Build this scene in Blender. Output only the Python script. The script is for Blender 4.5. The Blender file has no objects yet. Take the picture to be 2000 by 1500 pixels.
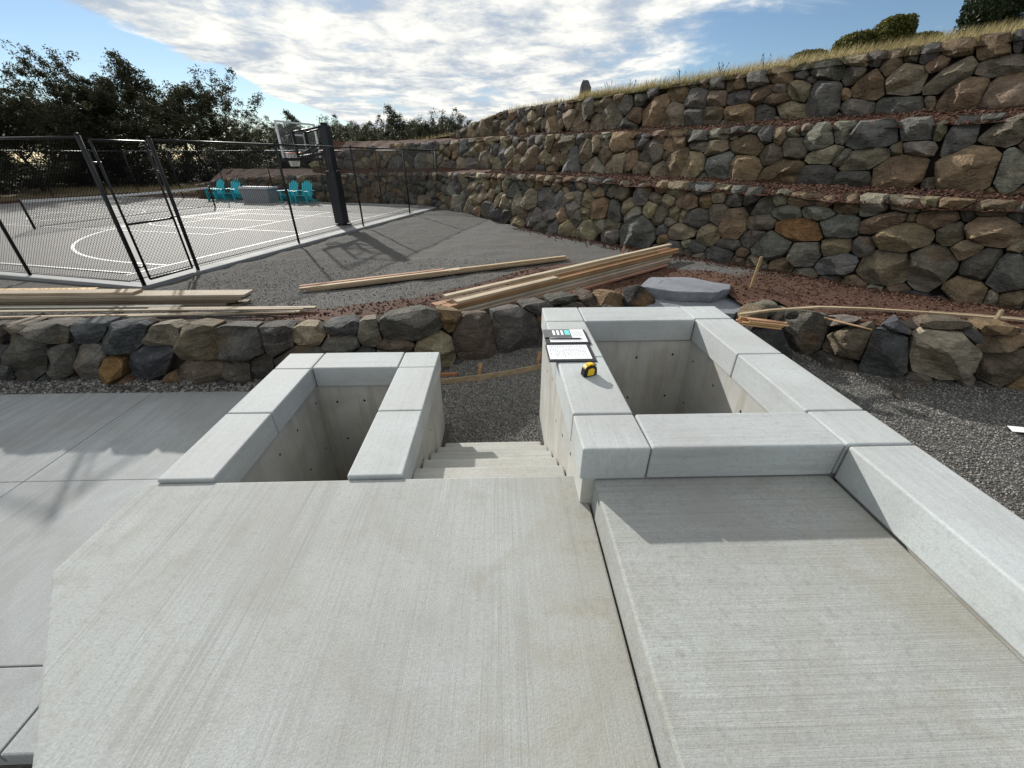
import bpy, bmesh, math, random
import numpy as np
from mathutils import Vector, Matrix, noise as mnoise

# ------------------------------------------------------------------ camera, sky, sun, exposure
scn = bpy.context.scene
COL = scn.collection
R = math.radians
cam_d = bpy.data.cameras.new('camera'); cam = bpy.data.objects.new('camera', cam_d); COL.objects.link(cam)
cam_d.sensor_width = 36.0; cam_d.lens = 36.0 * 790.0 / 2000.0
cam_d.clip_start = 0.05; cam_d.clip_end = 6000
CAM_H, PITCH, YAW, ROLL = 1.70, 0.5115, 0.0307, 0.001
fwd = Vector((math.sin(YAW) * math.cos(PITCH), math.cos(YAW) * math.cos(PITCH), -math.sin(PITCH)))
rgt = Vector((math.cos(YAW), -math.sin(YAW), 0)); upv = rgt.cross(fwd)
rgt, upv = rgt * math.cos(ROLL) + upv * math.sin(ROLL), upv * math.cos(ROLL) - rgt * math.sin(ROLL)
cam.matrix_world = Matrix(((rgt.x, upv.x, -fwd.x, 0), (rgt.y, upv.y, -fwd.y, 0), (rgt.z, upv.z, -fwd.z, CAM_H), (0, 0, 0, 1)))
scn.camera = cam
cy_ = scn.cycles; cy_.max_bounces = 5; cy_.diffuse_bounces = 3; cy_.glossy_bounces = 2; cy_.transmission_bounces = 4; cy_.transparent_max_bounces = 4; cy_.caustics_reflective = False; cy_.caustics_refractive = False

SUN_AZ, SUN_EL = -30.0, 24.2            # degrees, azimuth from +Y towards +X
world = bpy.data.worlds.new('World'); scn.world = world; world.use_nodes = True
nt = world.node_tree; N = nt.nodes; L = nt.links; N.clear()
def wn(t, **kw):
    n = N.new(t)
    for k, v in kw.items(): setattr(n, k, v)
    return n
def wmath(op, a, b=None, c=None):
    n = wn('ShaderNodeMath', operation=op)
    for i, v in enumerate((a, b, c)):
        if v is None: continue
        if hasattr(v, 'is_linked') or hasattr(v, 'links'): L.new(v, n.inputs[i])
        else: n.inputs[i].default_value = v
    return n.outputs[0]
def wmap(v, a, b, c=0.0, d=1.0):
    n = wn('ShaderNodeMapRange', interpolation_type='SMOOTHSTEP'); L.new(v, n.inputs[0])
    for i, x in enumerate((a, b, c, d)): n.inputs[i + 1].default_value = x
    return n.outputs[0]
sky = wn('ShaderNodeTexSky', sky_type='NISHITA', sun_disc=False)
sky.sun_elevation = R(SUN_EL); sky.sun_rotation = R(SUN_AZ); sky.altitude = 150; sky.air_density = 1.0; sky.dust_density = 0.05; sky.ozone_density = 3.0
SKY_STRENGTH = 0.085
tc = wn('ShaderNodeTexCoord'); sep = wn('ShaderNodeSeparateXYZ'); L.new(tc.outputs['Generated'], sep.inputs[0])
zc = wmath('ADD', wmath('MAXIMUM', sep.outputs[2], 0.0), 0.08)
px = wmath('DIVIDE', sep.outputs[0], zc); py = wmath('DIVIDE', sep.outputs[1], zc)
comb = wn('ShaderNodeCombineXYZ'); L.new(px, comb.inputs[0]); L.new(py, comb.inputs[1])
def wnoise(scale, detail, rough, sx=1.0, sy=1.0, dist=0.0, off=0.0):
    mp = wn('ShaderNodeMapping'); mp.inputs['Scale'].default_value = (sx, sy, 1); mp.inputs['Location'].default_value = (off, off * .7, 0); L.new(comb.outputs[0], mp.inputs[0])
    n = wn('ShaderNodeTexNoise'); n.inputs['Scale'].default_value = scale; n.inputs['Detail'].default_value = detail; n.inputs['Roughness'].default_value = rough; n.inputs['Distortion'].default_value = dist
    L.new(mp.outputs[0], n.inputs['Vector']); return n.outputs[0]
n_edge = wnoise(0.9, 4, 0.6, 1, .7, 0.3, 2.3); n_big = wnoise(.75, 3, 0.55, 1.0, .6, .5, 7.1); n_fine = wnoise(2.2, 6, 0.62, .9, .85, 0.25, 4.0); n_vf = wnoise(7.0, 4, 0.68, .9, .8, .2, 9.0)
pxe = wmath('ADD', px, wmath('MULTIPLY', wmath('SUBTRACT', n_edge, .5), .8))
left_edge = wmap(pxe, -2.42, -2.12)
pxr = wmath('ADD', px, wmath('MULTIPLY', wmath('SUBTRACT', n_big, .5), 2.2))
right_fade = wmap(pxr, .7, 2.3, 1.0, .10)
band = wmath('MULTIPLY', left_edge, right_fade)
tex = wmath('ADD', wmath('ADD', wmath('MULTIPLY', n_big, .50), wmath('MULTIPLY', n_fine, .55)), wmath('MULTIPLY', n_vf, .11))
thr = wmath('SUBTRACT', .865, wmath('MULTIPLY', band, .485))
cover = wmap(wmath('SUBTRACT', tex, thr), -.06, .20)
wisps = wmath('MULTIPLY', wmap(wnoise(1.6, 4, .62, .45, 1.0, .8, 5.5), .56, .80), .38)
cover = wmath('MAXIMUM', wmath('MULTIPLY', cover, wmap(band, .02, .14)), wisps)
horizon_fade = wmap(sep.outputs[2], -.005, .05)
cover = wmath('MULTIPLY', cover, horizon_fade)
thick = wmap(wmath('ADD', wmath('MULTIPLY', n_fine, .78), wmath('MULTIPLY', n_vf, .22)), .36, .64)
ccol = wn('ShaderNodeMix', data_type='RGBA'); L.new(thick, ccol.inputs[0])
ccol.inputs[6].default_value = (.40, .46, .54, 1); ccol.inputs[7].default_value = (.95, .93, .85, 1)
skyc = wn('ShaderNodeMix', data_type='RGBA', blend_type='MULTIPLY'); skyc.inputs[0].default_value = 1.0
L.new(sky.outputs[0], skyc.inputs[6]); skyc.inputs[7].default_value = (SKY_STRENGTH,) * 3 + (1,)
mixc = wn('ShaderNodeMix', data_type='RGBA'); L.new(cover, mixc.inputs[0]); L.new(skyc.outputs[2], mixc.inputs[6]); L.new(ccol.outputs[2], mixc.inputs[7])
bg = wn('ShaderNodeBackground'); L.new(mixc.outputs[2], bg.inputs[0]); bg.inputs[1].default_value = 1.0
wo = wn('ShaderNodeOutputWorld'); L.new(bg.outputs[0], wo.inputs[0])

sun_d = bpy.data.lights.new('sun', 'SUN'); sun_d.energy = 5.0; sun_d.angle = R(0.9); sun_d.color = (1.0, .965, .905)
sun = bpy.data.objects.new('sun', sun_d); COL.objects.link(sun)
sdir = Vector((math.sin(R(SUN_AZ)) * math.cos(R(SUN_EL)), math.cos(R(SUN_AZ)) * math.cos(R(SUN_EL)), math.sin(R(SUN_EL))))
sun.rotation_euler = sdir.to_track_quat('Z', 'Y').to_euler(); sun.location = sdir * 60
vs = scn.view_settings; vs.view_transform = 'Standard'; vs.look = 'None'; vs.gamma = 1.0; vs.exposure = 0.28; vs.use_curve_mapping = False

# ------------------------------------------------------------------ helpers
rng = np.random.default_rng(11); random.seed(11)
def tag(o, label=None, cat=None, group=None, kind=None):
    if label: o['label'] = label
    if cat: o['category'] = cat
    if group: o['group'] = group
    if kind: o['kind'] = kind
    return o
def thing(name, loc, label, cat, group=None, rz=0.0):
    o = bpy.data.objects.new(name, None); COL.objects.link(o); o.location = loc; o.rotation_euler = (0, 0, rz); o.empty_display_size = .1
    return tag(o, label, cat, group)
def mk(name, verts, faces, mat, parent=None, smooth=False, world_coords=True, location=None):
    """one mesh object; verts are world coordinates (moved into the parent's frame) unless world_coords is False"""
    verts = np.asarray(verts, float).reshape(-1, 3)
    if parent is not None and world_coords:
        p = parent; off = Vector((0, 0, 0))
        while p is not None: off += p.location; p = p.parent
        verts = verts - np.array(off)
    me = bpy.data.meshes.new(name)
    me.from_pydata(verts.tolist(), [], faces if isinstance(faces, list) else faces.tolist())
    if smooth: me.shade_smooth()
    me.materials.append(mat); me.update()
    o = bpy.data.objects.new(name, me); COL.objects.link(o)
    if parent is not None: o.parent = parent
    if location is not None: o.location = location
    return o
def copy_tree(o, parent=None):
    c = o.copy(); COL.objects.link(c); c.parent = parent
    for ch in list(o.children): copy_tree(ch, c)
    return c
class MB:
    def __init__(s): s.v = []; s.f = []
    def add(s, v, f):
        b = len(s.v); s.v += [tuple(p) for p in v]; s.f += [tuple(i + b for i in q) for q in f]
    def box(s, x0, x1, y0, y1, z0, z1, M=None):
        v = [Vector(p) for p in ((x0,y0,z0),(x1,y0,z0),(x1,y1,z0),(x0,y1,z0),(x0,y0,z1),(x1,y0,z1),(x1,y1,z1),(x0,y1,z1))]
        if M is not None: v = [M @ p for p in v]
        s.add(v, [(0,3,2,1),(4,5,6,7),(0,1,5,4),(1,2,6,5),(2,3,7,6),(3,0,4,7)])
    def tube(s, pts, rad, n=8, cap=True):
        pts = [Vector(p) for p in pts]; k = len(pts); rad = [rad] * k if not hasattr(rad, '__len__') else rad
        b = len(s.v); prev = None
        for i, p in enumerate(pts):
            t = (pts[min(i + 1, k - 1)] - pts[max(i - 1, 0)]).normalized()
            a = prev if prev is not None else (Vector((0, 0, 1)) if abs(t.z) < .9 else Vector((1, 0, 0)))
            a = (a - t * a.dot(t)).normalized(); prev = a; c = t.cross(a)
            for j in range(n):
                w = 2 * math.pi * j / n; s.v.append(tuple(p + (a * math.cos(w) + c * math.sin(w)) * rad[i]))
        for i in range(k - 1):
            for j in range(n):
                q = (j + 1) % n; s.f.append((b + i*n + j, b + i*n + q, b + (i+1)*n + q, b + (i+1)*n + j))
        if cap: s.f.append(tuple(b + j for j in range(n - 1, -1, -1))); s.f.append(tuple(b + (k-1)*n + j for j in range(n)))
    def build(s, name, mat, parent=None, smooth=False, wc=True): return mk(name, s.v, s.f, mat, parent, smooth, wc)
def slab(name, x0, x1, y0, y1, z0, z1, mat, parent=None, bev=.012, seg=2, wob=0.0, poly=None):
    """bevelled concrete block (or prism over poly)"""
    bm = bmesh.new()
    P = poly or [(x0, y0), (x1, y0), (x1, y1), (x0, y1)]
    lo = [bm.verts.new((p[0], p[1], z0)) for p in P]; hi = [bm.verts.new((p[0], p[1], z1)) for p in P]
    n = len(P); bm.faces.new(lo[::-1]); bm.faces.new(hi)
    for i in range(n): bm.faces.new((lo[i], lo[(i+1) % n], hi[(i+1) % n], hi[i]))
    if wob:
        for v in bm.verts: v.co += Vector((random.uniform(-wob, wob), random.uniform(-wob, wob), random.uniform(-wob, wob) * .7))
    bmesh.ops.recalc_face_normals(bm, faces=bm.faces)
    if bev: bmesh.ops.bevel(bm, geom=list(bm.edges), offset=bev, segments=seg, affect='EDGES', profile=.55)
    me = bpy.data.meshes.new(name)
    if parent is not None:
        off = Vector((0, 0, 0)); p = parent
        while p is not None: off += p.location; p = p.parent
        bmesh.ops.translate(bm, verts=bm.verts, vec=-off)
    bm.to_mesh(me); bm.free(); me.materials.append(mat)
    o = bpy.data.objects.new(name, me); COL.objects.link(o)
    if parent is not None: o.parent = parent
    return o

# ------------------------------------------------------------------ materials
class NT:
    def __init__(s, name):
        s.m = bpy.data.materials.new(name); s.m.use_nodes = True; s.t = s.m.node_tree; s.n = s.t.nodes; s.l = s.t.links
        s.b = s.n['Principled BSDF']; s.tc = s.n.new('ShaderNodeTexCoord')
    def sock(s, inp, v):
        if hasattr(v, 'links'): s.l.new(v, inp)
        else: inp.default_value = v
    def noise(s, scale, detail=4, rough=.55, map_scale=None, dist=0.0, vec=None, off=None):
        v = vec or s.tc.outputs['Object']
        if map_scale or off:
            m = s.n.new('ShaderNodeMapping')
            if map_scale: m.inputs['Scale'].default_value = map_scale
            if off: m.inputs['Location'].default_value = off
            s.l.new(v, m.inputs[0]); v = m.outputs[0]
        n = s.n.new('ShaderNodeTexNoise'); n.inputs['Scale'].default_value = scale; n.inputs['Detail'].default_value = detail; n.inputs['Roughness'].default_value = rough; n.inputs['Distortion'].default_value = dist
        s.l.new(v, n.inputs['Vector']); return n.outputs[0]
    def voro(s, scale, feature='F1', out='Distance', rand=1.0, vec=None):
        n = s.n.new('ShaderNodeTexVoronoi'); n.feature = feature; n.inputs['Scale'].default_value = scale; n.inputs['Randomness'].default_value = rand
        s.l.new(vec or s.tc.outputs['Object'], n.inputs['Vector']); return n.outputs[out]
    def ramp(s, v, stops, interp='LINEAR'):
        n = s.n.new('ShaderNodeValToRGB'); n.color_ramp.interpolation = interp; e = n.color_ramp.elements
        while len(e) < len(stops): e.new(.5)
        for k, (p, c) in zip(e, stops):
            k.position = p; k.color = (c, c, c, 1) if not hasattr(c, '__len__') else tuple(c) + (1,)
        s.l.new(v, n.inputs[0]); return n.outputs[0]
    def mix(s, f, a, b, mode='MIX'):
        n = s.n.new('ShaderNodeMix'); n.data_type = 'RGBA'; n.blend_type = mode
        def c(v): return v if hasattr(v, 'links') else ((v, v, v, 1) if not hasattr(v, '__len__') else tuple(v)[:3] + (1,))
        s.sock(n.inputs[0], f); s.sock(n.inputs[6], c(a)); s.sock(n.inputs[7], c(b)); return n.outputs[2]
    def math(s, op, a, b=0.0):
        n = s.n.new('ShaderNodeMath'); n.operation = op; s.sock(n.inputs[0], a); s.sock(n.inputs[1], b); return n.outputs[0]
    def mapr(s, v, a, b, c=0.0, d=1.0):
        n = s.n.new('ShaderNodeMapRange'); s.l.new(v, n.inputs[0])
        for i, x in enumerate((a, b, c, d)): n.inputs[i + 1].default_value = x
        return n.outputs[0]
    def bump(s, h, strength=.4, dist=.01, prev=None):
        n = s.n.new('ShaderNodeBump'); n.inputs['Strength'].default_value = strength; n.inputs['Distance'].default_value = dist; s.l.new(h, n.inputs['Height'])
        if prev is not None: s.l.new(prev, n.inputs['Normal'])
        s.l.new(n.outputs[0], s.b.inputs['Normal']); return n.outputs[0]
    def done(s, col, rough=.8, metal=0.0, spec=.35):
        s.sock(s.b.inputs['Base Color'], col if hasattr(col, 'links') else tuple(col)[:3] + (1,)); s.sock(s.b.inputs['Roughness'], rough); s.b.inputs['Metallic'].default_value = metal
        s.b.inputs['Specular IOR Level'].default_value = spec; return s.m
    def obj_color(s): return s.n.new('ShaderNodeObjectInfo').outputs['Color']
    def obj_rand(s): return s.n.new('ShaderNodeObjectInfo').outputs['Random']
def plain(name, col, rough=.6, metal=0.0, spec=.4, var=.12, scale=12):
    t = NT(name); n = t.noise(scale, 4); c = t.mix(n, tuple(x * (1 - var) for x in col), tuple(min(1, x * (1 + var)) for x in col)); t.bump(t.noise(scale * 8, 3), .08, .003)
    return t.done(c, rough, metal, spec)
def concrete(name, col, streak, amt=.22, speck=.12, blotch=.2, warm=.0, rough=.82, stain=.5, grain=.6, edge_stain=None):
    t = NT(name)
    st = t.noise(1.0, 4, .65, streak, .15); st2 = t.noise(1.0, 3, .6, tuple(x * 3.1 for x in streak), .1, off=(3, 1, 2))
    bl = t.noise(1.0, 4, .62, dist=.5); bl2 = t.noise(3.6, 4, .65, off=(5, 5, 5), dist=.6); sp = t.noise(30, 3, .65); fine = t.noise(105, 3, .8); pit = t.voro(95)
    k = lambda f, c=col: tuple(min(.9, x * f) for x in c); tan = (col[0] * .72, col[1] * .67, col[2] * .57); cool = (col[0] * .98, col[1] * 1.03, col[2] * 1.06)
    c = t.mix(t.mapr(bl, .32, .68), k(1 - blotch), k(1.15, cool))
    c = t.mix(t.math('MULTIPLY', t.mapr(bl2, .48, .70), stain * .55 + warm), c, tan)
    grp = t.mapr(t.noise(1.0, 3, .6, tuple(x * .07 for x in streak), .3, off=(7, 3, 2)), .42, .62, .15, 1.6)
    c = t.mix(t.math('MULTIPLY', t.math('MULTIPLY', t.mapr(st, .44, .62), grp), amt * 1.9), c, k(.66))
    c = t.mix(t.math('MULTIPLY', t.mapr(st2, .5, .70), amt * 1.2), c, k(1.22))
    c = t.mix(t.math('MULTIPLY', t.mapr(sp, .54, .68), speck * 2.4), c, k(.58))
    c = t.mix(t.math('MULTIPLY', t.mapr(fine, .40, .66), grain), c, k(.62)); c = t.mix(t.math('MULTIPLY', t.mapr(pit, .02, .16, 1, 0), .5), c, k(.5))
    if edge_stain is not None:          # brownish run-off stain along one side
        sx = t.n.new('ShaderNodeSeparateXYZ'); t.l.new(t.tc.outputs['Object'], sx.inputs[0]); e_ = t.math('ADD', t.mapr(sx.outputs[0], edge_stain[0], edge_stain[1]), t.math('MULTIPLY', t.math('SUBTRACT', bl2, .5), 1.6))
        c = t.mix(t.math('MULTIPLY', t.mapr(e_, .25, 1.1), .55), c, t.mix(t.mapr(sp, .4, .65), (col[0] * .62, col[1] * .56, col[2] * .46), (col[0] * .85, col[1] * .80, col[2] * .70)))
    t.bump(fine, .75 * grain, .0035, t.bump(st2, .4, .0035))
    return t.done(c, t.mapr(bl, .3, .7, rough - .08, min(1, rough + .08)), 0, .3)
M = {}
M['landing'] = concrete('landing_concrete', (.385, .388, .37), (70, .8, 20), .24, .14, .22, .18, edge_stain=(-.35, .55))
M['slab'] = concrete('raised_slab_concrete', (.37, .373, .352), (.8, 75, 30), .18, .20, .20, .18, edge_stain=(1.25, 1.95))
M['pave'] = concrete('pavement_concrete', (.345, .352, .35), (11, .7, 20), .24, .05, .24)
M['coping'] = concrete('coping_concrete', (.43, .44, .432), (34, 1.4, 14), .12, .10, .12, .0, .82, .25, .34)
M['coping_x'] = concrete('coping_concrete_across', (.42, .43, .425), (1.3, 40, 20), .14, .12, .14, .0, .82, .3, .36)
M['step'] = concrete('step_concrete', (.44, .43, .395), (1.4, 50, 20), .16, .10, .14, .1)
def formed_concrete():
    t = NT('formed_wall_concrete'); base = (.45, .44, .40)
    b = t.noise(1.7, 6, .62, dist=.5); drip = t.noise(1.0, 6, .65, (9, 9, .9)); fine = t.noise(120, 4, .7); spots = t.voro(7.0); sp = t.noise(3.4, 5, .6, off=(4, 1, 8))
    c = t.mix(t.mapr(b, .32, .68), (.33, .33, .315), (.49, .485, .455))
    c = t.mix(t.math('MULTIPLY', t.mapr(drip, .48, .66), .75), c, (.30, .285, .24))
    c = t.mix(t.math('MULTIPLY', t.mapr(sp, .54, .7), .45), c, (.34, .28, .2))
    c = t.mix(t.math('MULTIPLY', t.mapr(spots, .0, .07, 1, 0), .35), c, (.2, .19, .17))
    c = t.mix(t.math('MULTIPLY', fine, .25), c, (.33, .32, .29))
    t.bump(fine, .25, .002, t.bump(b, .2, .01)); return t.done(c, .78, 0, .3)
M['formed'] = formed_concrete()
def rock_mat():
    t = NT('fieldstone'); oc = t.obj_color(); rnd = t.obj_rand()
    mp = t.n.new('ShaderNodeMapping'); cb = t.n.new('ShaderNodeCombineXYZ'); t.l.new(t.math('MULTIPLY', rnd, 40.0), cb.inputs[0]); t.l.new(t.math('MULTIPLY', rnd, 23.0), cb.inputs[2]); t.l.new(cb.outputs[0], mp.inputs['Location']); t.l.new(t.tc.outputs['Object'], mp.inputs[0]); v = mp.outputs[0]
    big = t.noise(2.2, 5, .6, vec=v, dist=.6); mid = t.noise(8, 5, .7, vec=v, dist=.5); fine = t.noise(30, 4, .78, vec=v); ridge = t.noise(3.2, 5, .68, map_scale=(1, 1, 2.8), vec=v, dist=1.6); stain = t.noise(1.6, 6, .62, vec=v, off=(7, 3, 1)); lich = t.noise(14, 5, .7, vec=v, off=(2, 9, 4))
    c = t.mix(t.mapr(big, .32, .68), t.mix(1.0, oc, .66, 'MULTIPLY'), t.mix(1.0, oc, (1.35, 1.30, 1.22), 'MULTIPLY'))
    c = t.mix(t.math('MULTIPLY', t.mapr(mid, .42, .66), .60), c, t.mix(1.0, oc, (.42, .42, .45), 'MULTIPLY'))
    c = t.mix(t.math('MULTIPLY', t.mapr(stain, .55, .70), t.math('MULTIPLY', rnd, .85)), c, (.27, .15, .06))
    c = t.mix(t.math('MULTIPLY', t.mapr(lich, .58, .72), .40), c, (.42, .40, .33))
    c = t.mix(t.math('MULTIPLY', t.mapr(fine, .40, .68), .45), c, t.mix(1.0, oc, .36, 'MULTIPLY'))
    h = t.math('ADD', t.math('MULTIPLY', ridge, .12), t.math('ADD', t.math('MULTIPLY', mid, .055), t.math('MULTIPLY', fine, .020)))
    t.bump(h, 1.0, 1.0); return t.done(c, .9, 0, .25)
M['rock'] = rock_mat()
def gravel_color(t, vec=None):
    cell = t.voro(78, out='Color', vec=vec); big = t.noise(.8, 4, .6, vec=vec); md = t.noise(4, 4, .65, vec=vec); fn = t.noise(120, 3, .75, vec=vec)
    bw = t.n.new('ShaderNodeRGBToBW'); t.l.new(cell, bw.inputs[0])
    c = t.ramp(bw.outputs[0], [(.15, (.085, .083, .079)), (.5, (.135, .132, .125)), (.9, (.235, .228, .212))])
    sp = t.noise(32, 3, .75, vec=vec); c = t.mix(t.math('MULTIPLY', t.mapr(fn, .42, .64), .55), c, (.055, .053, .05)); c = t.mix(t.math('MULTIPLY', t.mapr(sp, .42, .60), .6), c, (.052, .05, .048)); c = t.mix(t.math('MULTIPLY', t.mapr(sp, .62, .74), .5), c, (.30, .29, .27)); c = t.mix(t.math('MULTIPLY', t.mapr(big, .42, .66), .45), c, (.115, .10, .08)); c = t.mix(t.math('MULTIPLY', t.mapr(md, .5, .72), .35), c, .062)
    h = t.math('ADD', t.math('MULTIPLY', fn, 1.0), t.math('MULTIPLY', md, 1.2)); return c, h, md
def dirt_color(t):
    a = t.noise(1.6, 4, .65, dist=.4); b = t.noise(9, 5, .72); f = t.noise(60, 3, .75); cell = f
    c = t.mix(t.mapr(a, .3, .7), (.048, .024, .016), (.098, .048, .031)); c = t.mix(t.math('MULTIPLY', t.mapr(b, .45, .7), .6), c, (.115, .060, .036)); c = t.mix(t.math('MULTIPLY', t.mapr(cell, .35, .8), .5), c, (.035, .015, .009))
    h = t.math('ADD', t.math('MULTIPLY', b, 1.0), t.math('ADD', t.math('MULTIPLY', cell, -.6), t.math('MULTIPLY', f, .4))); return c, h
def ground_mix():
    t = NT('gravel_and_soil'); g, gh, md = gravel_color(t); d, dh = dirt_color(t)
    at = t.n.new('ShaderNodeAttribute'); at.attribute_name = 'dirt'; at2 = t.n.new('ShaderNodeAttribute'); at2.attribute_name = 'dry'
    f = t.mapr(t.math('ADD', at.outputs['Fac'], t.math('MULTIPLY', t.math('SUBTRACT', md, .5), .9)), .38, .62)
    c = t.mix(f, g, d); n = t.noise(3, 6, .7); c = t.mix(t.mapr(t.math('ADD', at2.outputs['Fac'], t.math('MULTIPLY', t.math('SUBTRACT', n, .5), .8)), .4, .6), c, t.mix(t.noise(25, 5, .7), (.13, .09, .045), (.30, .24, .13)))
    mx = t.n.new('ShaderNodeMix'); mx.data_type = 'FLOAT'; t.l.new(f, mx.inputs[0]); t.l.new(gh, mx.inputs[2]); t.l.new(dh, mx.inputs[3])
    t.bump(mx.outputs[0], .9, .022); return t.done(c, .95, 0, .2)
M['ground'] = ground_mix()
def soil():
    t = NT('red_soil'); d, h = dirt_color(t); t.bump(h, 1.0, .04); return t.done(d, .97, 0, .15)
M['soil'] = soil()
def pebble_mat(name, stops):
    t = NT(name); g = t.n.new('ShaderNodeNewGeometry'); c = t.ramp(g.outputs['Random Per Island'], stops); t.bump(t.noise(150, 3), .3, .003); return t.done(c, .9, 0, .25)
M['pebble'] = pebble_mat('crushed_gravel', [(0, (.075, .072, .068)), (.35, (.145, .14, .13)), (.7, (.21, .20, .183)), (.96, (.33, .315, .29))])
M['clod'] = pebble_mat('soil_clods', [(0, (.032, .016, .011)), (.5, (.07, .035, .023)), (1, (.13, .068, .043))])
def wood(name, a, b):
    t = NT(name); oc = t.obj_color(); gr = t.noise(1.0, 6, .62, (1.1, 34, 34), .8); fi = t.noise(1, 4, .6, (6, 160, 160)); bl = t.noise(1.6, 4, .6); kn = t.voro(2.6)
    c = t.mix(t.mapr(gr, .35, .68), a, b); c = t.mix(t.math('MULTIPLY', t.mapr(bl, .45, .7), .4), c, tuple(x * .6 for x in b)); c = t.mix(t.math('MULTIPLY', t.mapr(fi, .5, .75), .3), c, tuple(x * .55 for x in b))
    c = t.mix(t.mapr(kn, .015, .05, .8, 0), c, (.12, .06, .03)); c = t.mix(1.0, c, oc, 'MULTIPLY'); t.bump(gr, .25, .002, t.bump(fi, .2, .001)); return t.done(c, .8, 0, .25)
M['wood'] = wood('lumber', (.47, .42, .345), (.29, .235, .175))
def osb():
    t = NT('strand_board'); cl = t.voro(26, out='Color', vec=None); bw = t.n.new('ShaderNodeRGBToBW'); t.l.new(cl, bw.inputs[0]); c = t.ramp(bw.outputs[0], [(.2, (.42, .25, .10)), (.5, (.62, .42, .20)), (.85, (.78, .60, .36))]); t.bump(bw.outputs[0], .3, .003); return t.done(c, .8)
M['osb'] = osb()
M['black'] = plain('black_coated_steel', (.008, .008, .009), .5, .0, .3)
M['wire'] = plain('black_vinyl_wire', (.007, .007, .007), .85, 0, .1)
M['pad'] = plain('black_vinyl_pad', (.014, .016, .021), .5, 0, .45, .2, 4)
def court_mat():
    t = NT('court_tiles'); br = t.n.new('ShaderNodeTexBrick'); br.offset = 0; br.inputs['Scale'].default_value = 3.28; br.inputs['Brick Width'].default_value = 1; br.inputs['Row Height'].default_value = 1; br.inputs['Mortar Size'].default_value = .014
    br.inputs['Color1'].default_value = (.20, .195, .185, 1); br.inputs['Color2'].default_value = (.225, .22, .21, 1); br.inputs['Mortar'].default_value = (.10, .10, .10, 1); t.l.new(t.tc.outputs['Object'], br.inputs['Vector'])
    c = t.mix(t.math('MULTIPLY', t.noise(1.2, 6, .6), .35), br.outputs[0], (.26, .245, .22)); t.bump(t.noise(90, 2), .25, .004); return t.done(c, .8, 0, .15)
M['court'] = court_mat()
M['court_slab'] = concrete('court_slab_concrete', (.30, .30, .295), (3, 3, 3), .1, .08, .15)
M['paint'] = plain('white_court_paint', (.74, .74, .71), .6, 0, .35, .08, 8)
M['white'] = plain('white_powder_coat', (.72, .73, .74), .45, 0, .4, .05)
M['net_band'] = plain('grey_white_net_tape', (.62, .62, .62), .8, 0, .2, .15)
M['teal'] = plain('turquoise_plastic_lumber', (.025, .44, .52), .55, 0, .4, .14, 5)
M['box_grey'] = plain('grey_resin', (.27, .28, .30), .6, 0, .35, .1, 6); M['box_lid'] = plain('pale_grey_resin', (.45, .46, .48), .55, 0, .35, .08, 6)
def glass():
    t = NT('backboard_acrylic'); t.b.inputs['Alpha'].default_value = .05; return t.done((.75, .80, .82), .08, 0, .5)
M['glass'] = glass()
M['orange'] = plain('orange_rim_paint', (.55, .10, .02), .45)
M['cord'] = plain('white_net_cord', (.7, .7, .68), .85)
def leaf(name, a, b, trans=.12):
    t = NT(name); g = t.n.new('ShaderNodeNewGeometry'); c = t.ramp(g.outputs['Random Per Island'], [(0, a), (.7, b), (1, tuple(x * 1.7 for x in b))]); n = t.noise(.5, 4); c = t.mix(t.math('MULTIPLY', t.mapr(n, .4, .7), .5), c, a)
    m = t.done(c, .6, 0, .3); tr = t.n.new('ShaderNodeBsdfTranslucent'); t.l.new(c, tr.inputs[0]); ms = t.n.new('ShaderNodeMixShader'); ms.inputs[0].default_value = trans; out = t.n['Material Output']; t.l.new(t.b.outputs[0], ms.inputs[1]); t.l.new(tr.outputs[0], ms.inputs[2]); t.l.new(ms.outputs[0], out.inputs[0]); return m
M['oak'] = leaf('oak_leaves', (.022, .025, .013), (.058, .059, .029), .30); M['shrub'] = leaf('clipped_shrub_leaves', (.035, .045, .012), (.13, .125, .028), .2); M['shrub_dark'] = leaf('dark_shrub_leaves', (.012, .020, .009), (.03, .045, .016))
M['grass'] = leaf('dry_grass', (.20, .17, .07), (.42, .34, .17), .3); M['weed'] = leaf('green_grass', (.07, .085, .02), (.16, .17, .05), .3)
t_ = NT('oak_bark'); M['bark'] = (t_.bump(t_.noise(6, 6, .7, (4, 4, .6)), .9, .05), t_.done(t_.mix(t_.noise(5, 5), (.03, .025, .02), (.085, .07, .055)), .95))[1]
def hill_mat():
    t = NT('dry_hillside'); a = t.noise(1.3, 6, .65); b = t.noise(14, 6, .7); c = t.mix(t.mapr(a, .35, .65), (.11, .10, .035), (.26, .21, .10)); c = t.mix(t.math('MULTIPLY', b, .5), c, (.10, .06, .03)); at = t.n.new('ShaderNodeAttribute'); at.attribute_name = 'dirt'; d, dh = dirt_color(t)
    c = t.mix(t.mapr(t.math('ADD', at.outputs['Fac'], t.math('MULTIPLY', t.math('SUBTRACT', a, .5), .8)), .4, .6), c, d); t.bump(b, 1.0, .06); return t.done(c, .95, 0, .1)
M['hill'] = hill_mat()
def far_mat():
    t = NT('far_fields'); c = t.mix(t.mapr(t.noise(.012, 5, .6), .35, .65), (.10, .11, .05), (.34, .29, .18)); return t.done(c, .95, 0, .1)
M['far'] = far_mat()
M['void'] = plain('shade_dark_fill', (.035, .030, .026), .95, 0, .1, .4, 8)  # near-black instead of soil red: shade of the gaps put into the colour
M['slate'] = concrete('grey_step_slab_stone', (.23, .24, .265), (9, 9, 5), .35, .25, .40, 0, .85, .2, .7); 
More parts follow.
